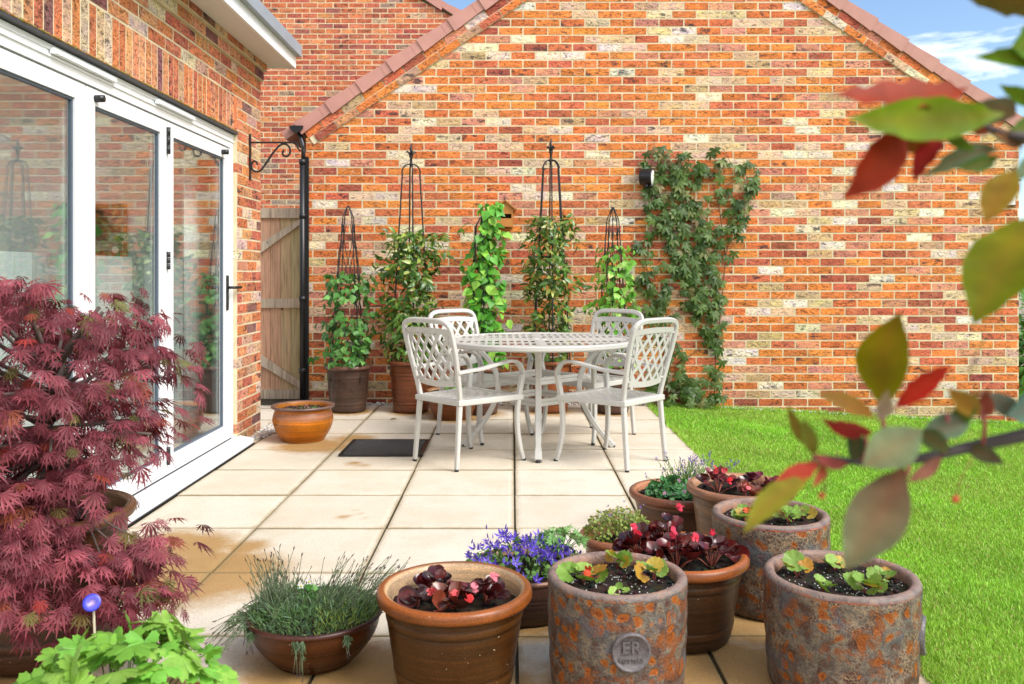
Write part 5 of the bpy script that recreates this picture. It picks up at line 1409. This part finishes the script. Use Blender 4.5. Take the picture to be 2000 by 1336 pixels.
# purple bellflowers
P = POTS['campanula']
t = dome_plant('campanula', 'purple bellflower mass with small green leaves behind the two front pots', 'bellflower_plant', 'bellflower', 460, T_BEAN, .020, (.06,.16,.03), (.16,.30,.07), .20, .085, M_LEAF, seed=5)
pts = []
for _ in range(96):
    a, r = random.uniform(0, 2*PI), .205*math.sqrt(random.random()); x, y = r*math.cos(a), r*math.sin(a)
    pts.append(np.array([x, y, (.088+.02*noise.noise(Vector((x*20, y*20, 1))))*math.sqrt(max(0.05, 1-(r/.215)**2)) + random.uniform(.0, .018)]))
flowers(t, 'bell_flower', pts, .020, T_BELL, (.105,.060,.50), (.20,.13,.66), nrmdir=(0,-.55,.55), spread=.8)
mb = MB(); n = 60; p = np.stack([rng.normal(0, .16, n), rng.normal(-.03, .08, n), .06+.06*rng.random(n)], -1); p = p[np.hypot(p[:,0], p[:,1]) < .2]; n = len(p)
M_ = orient(nrm(np.array([0,0,1.])+rdir(n)*.4), rdir(n))*(.016+.010*rng.random(n))[:, None, None]; M_[:, :, 0] *= 4; mb.many(*T_NEEDLE, M_, p, jcol(n, (.09,.05,.36), (.15,.09,.5), .2)); mb.build('flower_buds', M_PETAL, t)
f = dome_plant('campanula', 'pale green ferny foliage rising right of the purple bellflowers', 'fern_leaved_plant', 'foliage plant', 120, palmate((0,.7,-.7,1.4,-1.4), (1,.9,.9,.7,.7), .14, 2, .2), .028, (.14,.32,.09), (.28,.46,.17), .085, .06, M_LEAF, cx=.125, cy=.04, z0=.075, up=1.0)

t = dome_plant('sedum', 'yellow green sedum mound spilling over its small terracotta pot', 'sedum_plant', 'sedum', 1500, T_SED, .016, (.18,.26,.045), (.34,.42,.10), .138, .135, M_LEAF, tips=(.2, (.34,.30,.09), (.40,.24,.15)), seed=9, rnd=.8, flat=.5)
s = dome_plant('sedum', 'blue green low rosettes at the front of the sedum pot', 'stonecrop_plant', 'stonecrop', 130, T_ROUND, .014, (.07,.22,.12), (.15,.33,.20), .055, .035, M_LEAF, cx=.085, cy=-.09, z0=.03)
flowers(t, 'bud', [np.array([random.gauss(-.02,.07), random.gauss(0,.05), .13+random.uniform(0,.025)]) for _ in range(7)], .008, T_BELL, (.16,.09,.36), (.22,.12,.42))
m_ = dome_plant('saxi', 'deep green saxifrage mound with small pink flowers in the far pot', 'saxifrage_plant', 'saxifrage', 420, T_ROUND, .018, (.035,.14,.045), (.10,.27,.09), .125, .085, M_LEAF, cx=-.035, cy=-.05, z0=.0, seed=14, rnd=.35)
flowers(m_, 'pink_flower', [np.array([x, y, z]) for x, y, z in ((-.06,-.10,.05),(-.02,-.11,.045),(.03,-.10,.055),(.06,-.09,.045),(.09,-.05,.065),(-.09,-.06,.045),(.08,.02,.08),(.02,-.02,.085))], .013, T_PETAL5, (.68,.26,.52), (.76,.42,.66), nrmdir=(0,-.8,.5), spread=.35)
P = POTS['saxi']; t = thing('lavender_plant', 'upright lavender with thin purple flower spikes behind the pink saxifrage', 'lavender', (P['X']+.04, P['Y']+.06, P['zs']))
mb = MB(); mf_ = MB(); ms = MB()
for _ in range(90):
    x0, y0 = random.gauss(.03, .055), random.gauss(.02, .05); h = random.uniform(.07, .16); dx = random.gauss((x0-.0)*.6, .03)
    ms.tube([(x0, y0, -.01), (x0+dx*.4, y0, h*.6), (x0+dx, y0, h)], .0012, 4, (.14,.22,.06,1))
    m = 10; q = rng.random(m); pp = np.stack([x0+dx*q**2, np.full(m, y0), h*q*.8], -1); M_ = orient(nrm(np.array([0,0,.8])+rdir(m)*.8), rdir(m))*(.016+.01*rng.random(m))[:, None, None]; M_[:, :, 0] *= 2.2
    mb.many(*T_NEEDLE, M_, pp, jcol(m, (.10,.22,.04), (.22,.36,.08)))
    if random.random() < .6:
        m = 7; pp = np.array([[x0+dx, y0, h]])+rng.normal(size=(m, 3))*np.array([.003,.003,.008]); M_ = orient(nrm(np.array([0,0,.7])+rdir(m)*.7), rdir(m))*.012; M_[:, :, 0] *= 4
        mf_.many(*T_NEEDLE, M_, pp, jcol(m, (.13,.07,.32), (.26,.17,.50)))
mb.build('foliage', M_LEAF, t); ms.build('stems', M_STEM, t); mf_.build('flower_spikes', M_PETAL, t)

# begonias: each a clump of cupped dark leaves
def begonia(key, label, x, y, n, rad, hgt, size, ca, cb, flw=0, group='dark leaved begonias planted in the pots', tmpl=None, mat=None, fcol=((.72,.03,.03), (.85,.20,.22)), tips=None, name='begonia_plant', lift=.0):
    P = POTS[key]; t = thing(name, label, 'begonia', (P['X']+x, P['Y']+y, P['zs']), random.uniform(-.2, .2), group); mb = MB(); st = MB()
    a = rng.random(n)*2*PI; q = np.sqrt(rng.random(n)); p = np.stack([rad*q*np.cos(a), rad*q*np.sin(a), .012+lift+hgt*(1-q*.75)*(.55+.45*rng.random(n))], -1)
    out = np.stack([np.cos(a), np.sin(a), np.zeros(n)], -1)
    N = nrm(-out*.15 + np.array([0, -.35, .75]) + rdir(n)*.5); Tp = nrm(out*1.0 + np.array([0, -.15, .25]) + rdir(n)*.35)
    T_ = tmpl or T_BEG
    mb.many(*T_, sc(orient(Tp, N), size*(.65+.6*rng.random(n))), p, jcol(n, ca, cb, .3) if not tips else np.where(rng.random((n, 1)) < tips[0], jcol(n, tips[1], tips[2]), jcol(n, ca, cb, .2)), True)
    mb.build('foliage', mat or M_BEG, t)
    for v in p[::2]: rope(st, [(0, 0, -.01), (v[0]*.5, v[1]*.5, v[2]*.6), tuple(v)], .0022, (.22,.05,.03,1), 5)
    st.build('stems', M_STEM, t)
    for k in range(flw):
        f_ = MB(); c = np.array([random.gauss(0, rad*.45), -rad*.35+random.gauss(0, rad*.3), hgt*random.uniform(.65, 1.2)+.012]); cc = jcol(1, *fcol)[0]
        for _ in range(4):
            M_ = orient(rdir(1), nrm(np.array([[0,-.6,.6]])+rdir(1)*.6))*.013; f_.many(*T_ROUND, M_, (c+rng.normal(size=3)*.005)[None], jcol(1, cc, cc, .2), True)
        f_.build('flower', M_PETAL, t)
    return t
DA, DB = (.018,.004,.005), (.105,.012,.011)
begonia('p2', 'dark begonia at the back left of the nearest brown pot', -.055, .065, 10, .045, .065, .030, DA, DB, 0)
begonia('p2', 'dark begonia with coral buds at the centre of the nearest brown pot', .0, -.035, 13, .070, .040, .030, (.06,.02,.014), (.22,.05,.025), 3)
begonia('p2', 'dark begonia with a pink flower at the right of the nearest brown pot', .085, .005, 12, .060, .060, .030, DA, DB, 2, fcol=((.75,.08,.12), (.85,.35,.42)))
begonia('p2', 'low begonia of dull purple leaves at the left of the nearest brown pot', -.105, -.02, 6, .045, .022, .028, (.04,.02,.022), (.10,.03,.03), 0)
for i, (x, y, lab) in enumerate(((-.12,.03,'full dark begonia at the left of the brimming pot behind the stamped pot'),(-.02,-.06,'dark begonia front centre of the brimming pot behind the stamped pot'),(.10,-.03,'shiny dark begonia at the right of the brimming pot behind the stamped pot'),(-.02,.09,'tall dark begonia at the back of the brimming pot behind the stamped pot'))):
    begonia('p3', lab, x, y, 24, .080, .105 if i != 3 else .14, .032, DA, DB, 2 if i in (0, 2) else 1, fcol=((.55,.02,.04), (.70,.05,.10)))
begonia('p7', 'dark begonia with a red flower at the left of the tan pot by the lawn', -.10, -.03, 18, .075, .085, .029, DA, (.20,.03,.03), 3, fcol=((.75,.02,.03), (.80,.10,.12)))
begonia('p7', 'dark wine begonia at the right of the tan pot by the lawn', .09, .0, 18, .080, .070, .028, (.06,.012,.022), (.15,.025,.04), 0)
begonia('p7', 'bronze red begonia low at the front of the tan pot by the lawn', -.01, -.12, 12, .055, .04, .026, (.12,.025,.015), (.26,.07,.03), 1)
SG = 'green begonia seedlings in the rusty pots'
GA, GB = (.13,.26,.03), (.30,.44,.09); TI = (.22, (.45,.20,.02), (.42,.32,.05))
def seedling(key, label, x, y, n, rad, hgt, size, red=0): return begonia(key, label, x, y, n, rad, hgt, size, GA, GB, red, SG, T_SEED, M_LEAF, ((.55,.05,.02), (.65,.12,.03)), TI, 'begonia_seedling')
seedling('er', 'largest green seedling, at the left of the stamped rusty pot', -.095, -.01, 9, .050, .045, .036, 1)
seedling('er', 'yellow green seedling at the back of the stamped rusty pot', .015, .125, 6, .030, .050, .028)
seedling('er', 'orange edged seedling at the right of the stamped rusty pot', .105, .02, 8, .042, .045, .030)
seedling('er', 'smallest seedling at the front rim of the stamped rusty pot', -.005, -.115, 4, .022, .022, .020)
seedling('rr', 'upright green seedling at the back left of the rusty pot nearest the lawn', -.105, .05, 6, .032, .050, .030)
seedling('rr', 'tiny seedling at the front left of the rusty pot nearest the lawn', -.075, -.065, 4, .022, .020, .022)
seedling('rr', 'bluish green seedling at the front right of the rusty pot nearest the lawn', .045, -.075, 7, .042, .042, .030)
seedling('rr', 'orange tinged seedling at the right rim of the rusty pot nearest the lawn', .115, -.01, 6, .036, .032, .026)
seedling('rr', 'seedling with orange leaf at the back of the rusty pot nearest the lawn', .025, .10, 5, .030, .030, .026)
seedling('rb', 'green and orange seedling at the left of the honeycomb rusty pot', -.085, -.02, 7, .036, .045, .027, 1)
seedling('rb', 'pale green seedling at the right of the honeycomb rusty pot', .055, -.055, 8, .045, .042, .030)
seedling('rb', 'orange edged seedling at the right rim of the honeycomb rusty pot', .115, .0, 5, .035, .036, .026)
h_ = dome_plant('amber', 'small pink flowered heather inside the amber pot', 'heather_plant', 'heather', 150, T_SED, .014, (.16,.05,.05), (.45,.14,.22), .13, .022, M_LEAF, tips=(.4, (.06,.10,.04), (.10,.15,.05)))
dome_plant('low', 'small green seedlings in the low bowl behind the left chairs', 'seedling_plant', 'seedling', 22, T_BEAN, .05, (.10,.28,.04), (.2,.42,.08), .14, .05, M_LEAF)

# tree in the foreground: stands right of the camera, branches reach in front of the view
def fore_tree():
    t = thing('crab_apple_tree', 'out of focus purple leaved branch of a small tree close at the right', 'tree', (1.02, .62, 0))
    loc = np.array(t.location); mb = MB(); bark = (.055,.040,.040,1)
    trunk = [(1.02,.62,-.1),(1.0,.63,.4),(1.03,.62,.9),(1.0,.63,1.25),(1.02,.62,1.7),(1.0,.63,2.1)]
    rope(mb, [np.array(q)-loc for q in trunk], [.035,.032,.028,.023,.017,.008], bark, 10)
    A = lambda px, py, Y: np.array(list(at(px, py, Y)))
    br1 = [np.array([1.0,.63,1.02]), A(2350,760,.66), A(2000,850,.64), A(1900,872,.63), A(1800,895,.62), A(1700,905,.62), A(1590,892,.62)]
    br2 = [np.array([1.02,.62,1.15]), A(2400,330,.64), A(2150,290,.60), A(2010,270,.60), A(1965,262,.60), A(1900,240,.60)]
    br3 = [np.array([1.02,.62,1.3]), A(2400,60,.64), A(2150,20,.62), A(2020,10,.62)]
    br4 = [np.array([1.0,.63,1.08]), A(2350,470,.60), A(2150,450,.58), A(2030,440,.58)]
    for b in (br1, br2, br3, br4): rope(mb, [q-loc for q in b], np.linspace(.007, .0019, len(b)), bark, 8)
    for a_, b_ in (((1722,905),(1722,800)),((1770,900),(1770,930)),((1600,892),(1590,915)),((1590,892),(1578,935)),((1840,885),(1850,810)),((1680,905),(1690,840)),((1920,868),(1915,790))):
        rope(mb, [A(*a_, .62)-loc, A((a_[0]+b_[0])/2+6, (a_[1]+b_[1])/2, .615)-loc, A(*b_, .61)-loc], .0016, (.30,.07,.06,1), 5)
    mb.build('trunk', M_STEM, t)
    fo = MB()
    def leaf(b0, b1, w, col, Y=.60, Y2=None, roll=0., fold=.25, droop=.15, n=12, p=1.0, wave=.025, tip=None):
        p0, p1 = A(*b0, Y), A(*b1, Y2 or Y-.02); L = np.linalg.norm(p1-p0); hw = w*Y/F/L/2
        v, f = ovate(n, hw, fold, droop, p, wave); d = (p1-p0)/L
        view = nrm(np.array([0, 0, H]) - (p0+p1)/2); R_ = np.array(Matrix.Rotation(roll, 3, Vector(d)))
        M_ = (orient(d[None], (R_ @ view)[None])*L)[0]; c = np.array(col)*.72; ct = np.array(tip or tuple(q*random.uniform(.7, 1.25) for q in col))*.72
        tt = np.repeat(np.arange(n+1)/n, 3)[:, None]; cc = c*(1-tt)+ct*tt
        mid = np.tile(np.array([1, .72, 1]), n+1)[:, None]; cc = cc*mid*np.array([1, 1, 1]) + (1-mid)*np.array([.25, .05, .02])
        v2 = v.copy(); v2[:, 0] += .10*np.sin(v[:, 1]*PI)*random.uniform(-1, 1)
        fo.add(v2 @ M_.T + (p0-loc), f, cc, True)
    GRN, OLV, RED, BRN, GRY = (.16,.30,.015), (.24,.27,.025), (.40,.045,.035), (.26,.085,.03), (.17,.25,.14)
    leaf((1890,172),(1630,172),82,(.42,.06,.022),.60,.57,.9,.35,.05)
    leaf((1962,222),(1652,235),86,(.15,.27,.0),.58,.56,.25,.2,-.02)
    leaf((1775,245),(1664,385),86,(.46,.045,.012),.60,.58,-.5,.3,.1)
    leaf((1848,255),(1779,342),48,(.52,.025,.025),.60,.59,.7,.3)
    leaf((1760,262),(1830,300),36,(.36,.12,.02),.60,.60,.3)
    leaf((1950,290),(1825,347),42,(.13,.20,.12),.61,.59,-.4)
    leaf((1905,200),(1985,235),70,(.20,.25,.15),.62,.62,.5)
    leaf((1845,268),(1898,292),24,(.10,.28,.02),.60); leaf((1950,305),(1883,325),30,(.05,.17,.02),.61)
    leaf((1985,330),(1925,425),64,(.38,.28,.03),.58,.57,.3)
    leaf((2040,415),(1903,640),125,(.20,.22,.0),.56,.54,.2,.18,-.04)
    leaf((2080,22),(1868,-2),85,(.22,.16,.04),.60,.58,-.6,.3); leaf((2080,-10),(1930,-30),70,(.32,.06,.06),.60)
    leaf((2040,135),(1922,115),38,(.14,.30,.02),.60); leaf((2040,75),(1992,88),90,(.14,.32,.02),.60); leaf((2040,205),(1965,172),34,(.12,.32,.02),.62); leaf((2030,230),(1985,250),40,(.10,.25,.03),.62)
    leaf((2010,270),(1960,262),34,(.2,.12,.08),.61); leaf((2020,300),(1988,345),30,(.10,.2,.10),.60); leaf((1930,262),(1905,235),22,(.4,.08,.05),.60)
    leaf((1727,798),(1756,612),98,(.25,.25,.0),.60,.585,-.15,.22,.04)
    leaf((1745,800),(1857,713),46,(.55,.02,.015),.60,.59,.5,.3,.0)
    leaf((1712,815),(1607,762),40,(.34,.16,.02),.60,.59,.6); leaf((1705,845),(1612,832),44,(.45,.025,.03),.60,.59,-.8,.35); leaf((1715,820),(1730,770),30,(.45,.36,.36),.60)
    leaf((1802,838),(1683,914),84,(.19,.29,.15),.59,.58,.2,.18,-.05); leaf((1795,850),(1902,800),54,(.15,.24,.15),.61,.61,-.3); leaf((1790,842),(1852,882),40,(.08,.13,.05),.61)
    leaf((1765,912),(1650,1108),108,(.17,.085,.05),.585,.565,.1,.25,.10,tip=(.22,.27,.14))
    leaf((1600,903),(1512,938),38,(.44,.05,.035),.61,.60,.4); leaf((1585,932),(1452,1030),52,(.27,.26,.025),.60,.585,.35,.28)
    leaf((1590,890),(1572,828),30,(.22,.24,.03),.61); leaf((1600,880),(1545,800),26,(.2,.22,.03),.63); leaf((1665,905),(1660,832),32,(.05,.12,.06),.62)
    leaf((1850,835),(1905,770),34,(.16,.27,.04),.62); leaf((1915,810),(1862,768),42,(.42,.26,.04),.61); leaf((1915,800),(1870,772),26,(.55,.52,.55),.62,.61); leaf((1910,815),(1925,770),34,(.38,.08,.06),.62)
    leaf((1880,870),(1960,905),34,(.13,.15,.06),.63); leaf((1990,820),(1925,775),40,(.18,.27,.22),.63); leaf((2060,800),(1985,810),70,(.15,.24,.20),.62); leaf((1840,890),(1780,935),26,(.3,.12,.08),.62)
    leaf((1660,905),(1602,890),22,(.40,.10,.10),.62); leaf((1610,900),(1590,945),18,(.45,.13,.05),.62)
    # the rest of the crown, to the right of the picture
    n = 330; c = np.array([[1.05,.62,1.05],[.95,.62,.80],[1.0,.66,1.30],[1.05,.6,1.6],[1.0,.65,1.9]])[rng.integers(0, 5, n)] + rng.normal(size=(n, 3))*np.array([.10,.13,.13])
    c = c[c[:, 0] > .42 + np.maximum(0, c[:, 1])*.66 + .05]; n = len(c)
    cc = jcol(n, (.16,.20,.03), (.34,.06,.04), .3); M_ = sc(orient(nrm(rdir(n)+np.array([0,0,-.5])), rdir(n)), .07+.05*rng.random(n)); fo.many(*ovate(6, .25, .25, .2), M_, c-loc, cc, True)
    for b in (br1, br2, br3, br4):        # leaves along the branches outside the picture too
        for q in range(len(b)-1):
            for s_ in np.arange(.08, 1, .16):
                p_ = b[q]*(1-s_)+b[q+1]*s_
                if p_[0] < .66*p_[1]: continue
                for _ in range(2):
                    tp = nrm(np.array([random.uniform(-.3, 1), random.gauss(0, .6), random.gauss(-.3, .5)])); L_ = random.uniform(.05, .10)
                    if (p_+tp*L_)[0] < .64*(p_+tp*L_)[1]: continue
                    fo.many(*ovate(7, .24, .25, .2), orient(tp[None], nrm(rdir(1)+np.array([[0, -.3, .8]])))*L_, (p_-loc)[None], jcol(1, (.12,.22,.01), (.34,.06,.03), .3), True)
    fo.build('foliage', leaf_mat('leaf_foreground', .5, .28, .12, .25, (1.2, 1.1, .6)), t)
    mb = MB()
    for px_, py_, Y, r in ((1605,968,.62,7),(1866,975,.62,8),(1978,340,.6,4),(1892,740,.62,3)): 
        q = A(px_, py_, Y)-loc; tv, tf = ICO; mb.add(tv*r*Y/F+q, tf, (.55,.10,.03,1), True); rope(mb, [q, q+np.array([.004,0,.015]), q+np.array([.012,0,.03])], .0006, (.3,.2,.05,1), 4); mb.build('fruit', M_STEM, t); mb = MB()
fore_tree()

# shrub past the right end of the garage
t = thing('laurel_shrub', 'glossy green laurel shrub showing past the right corner of the garage', 'shrub', (6.05, 9.6, -.25))
n = 1500; p = rng.normal(size=(n, 3))*np.array([.38,.35,.42]) + np.array([0, 0, .62]); p = p[(p[:, 2] > .02) & (p[:, 0]+6.05 > 5.0)]; n = len(p)
mb = MB(); mb.many(*T_JAS, sc(orient(nrm(nrm(p-np.array([0,0,.5]))+rdir(n)*.6), nrm(np.array([0,-.5,.8])+rdir(n)*.5)), .13+.05*rng.random(n)), p, jcol(n, (.06,.20,.02), (.16,.38,.05)), True); mb.build('foliage', M_GLOSS, t)
mb = MB()
for k in range(7): rope(mb, [(0,0,-.05), (random.gauss(0,.1), random.gauss(0,.1), .4), (random.gauss(0,.3), random.gauss(0,.25), .9)], [.015,.01,.004], (.12,.09,.05,1))
mb.build('stems', M_STEM, t)
t = thing('distant_tree', 'green treetop far beyond the right end of the garage', 'tree', (24, 34, -.3))
n = 5000; d = rdir(n); p = d*(rng.random((n, 1))**.4)*np.array([2.4,2.2,2.0])*(1+.35*np.array([[noise.noise(Vector(q*2.2))] for q in d])) + np.array([0, 0, 3.1])
mb = MB(); mb.many(*T_BEAN, sc(orient(nrm(rdir(n)+np.array([0,0,-.4])), nrm(d+np.array([0,0,.5]))), .28+.15*rng.random(n)), p, jcol(n, (.04,.10,.02), (.10,.20,.04)), True); mb.build('crown', M_LEAF, t)
mb = MB(); rope(mb, [(0,0,-.2),(.1,0,1.2),(0,.1,2.6)], [.25,.2,.1], (.12,.09,.06,1), 9); mb.build('trunk', M_STEM, t)

# dead leaf on the paving
q = gnd(769, 820, .006); mb = MB(); M_ = orient(np.array([[1., .2, 0]]), np.array([[0, -.2, 1.]]))*.06; mb.many(*ovate(5, .25, .4, -.15), M_, np.array([[-.03, 0, 0]]), np.array([[.20,.11,.05]]), True)
o = mb.build('fallen_leaf', M_LEAF); o.location = (q.x, q.y, .008); tag(o, 'curled brown leaf lying on the paving near the red brown pot', 'leaf')
# ------------------------------------------------------------------ light, sky, camera
w = bpy.data.worlds.new("World"); scene.world = w; w.use_nodes = True; nt = w.node_tree
bg = nt.nodes['Background']; out = nt.nodes['World Output']
SUN_AZ = math.atan2(.84, -.56); SUN_EL = math.radians(46)
sky = node(nt, 'ShaderNodeTexSky', sky_type='NISHITA', sun_disc=False, sun_elevation=SUN_EL, sun_rotation=SUN_AZ, air_density=1.0, dust_density=.4, ozone_density=2.4)
nt.links.new(sky.outputs[0], bg.inputs[0]); bg.inputs[1].default_value = .075
# broken bright cloud over a blue sky
co = node(nt, 'ShaderNodeTexCoord').outputs['Generated']
sp = node(nt, 'ShaderNodeSeparateXYZ', {0: co})
zz_ = mth(nt, 'MAXIMUM', mth(nt, 'ADD', sp.outputs[2], .12), .05)
pv = node(nt, 'ShaderNodeCombineXYZ', {0: mth(nt, 'DIVIDE', sp.outputs[0], zz_), 1: mth(nt, 'DIVIDE', sp.outputs[1], zz_), 2: .35})
cn = noise_n(nt, pv.outputs[0], 1.15, 8, .58, .35)
# the cover thickens towards the south, behind the viewer
bias = mth(nt, 'MULTIPLY', sp.outputs[1], -.16)
mask = mrange(nt, mth(nt, 'ADD', cn, bias), CL0 if 'CL0' in globals() else .47, .60)
cl = node(nt, 'ShaderNodeBackground', {'Color': (1.0, .985, .96, 1), 'Strength': .85})
mx = node(nt, 'ShaderNodeMixShader', {0: mth(nt, 'MULTIPLY', mask, .95), 1: bg.outputs[0], 2: cl.outputs[0]})
nt.links.new(mx.outputs[0], out.inputs['Surface'])
sl = bpy.data.lights.new('sun', 'SUN'); sl.energy = 1.5; sl.angle = math.radians(28); sl.color = (1, .97, .925)
so = bpy.data.objects.new('sun', sl); C.objects.link(so)
d = Vector((math.sin(SUN_AZ)*math.cos(SUN_EL), math.cos(SUN_AZ)*math.cos(SUN_EL), math.sin(SUN_EL)))
so.rotation_euler = d.to_track_quat('Z', 'Y').to_euler(); so.location = d*20
cam = bpy.data.cameras.new('camera'); co_ = bpy.data.objects.new('camera', cam); C.objects.link(co_); scene.camera = co_
co_.location = (0, 0, H); co_.rotation_euler = (PI/2, 0, 0)
cam.sensor_width = 36; cam.lens = 36*F/2000; cam.shift_y = -(668-VY)/2000; cam.clip_start = .05; cam.clip_end = 1000
cam.dof.use_dof = True; cam.dof.focus_distance = 3.9; cam.dof.aperture_fstop = cam.lens/1000/.0052
scene.view_settings.view_transform = 'Standard'; scene.view_settings.look = 'None'; scene.view_settings.gamma = 1; scene.view_settings.exposure = 1.5
scene.cycles.max_bounces = 8; scene.cycles.transparent_max_bounces = 16; scene.cycles.caustics_reflective = False; scene.cycles.caustics_refractive = False
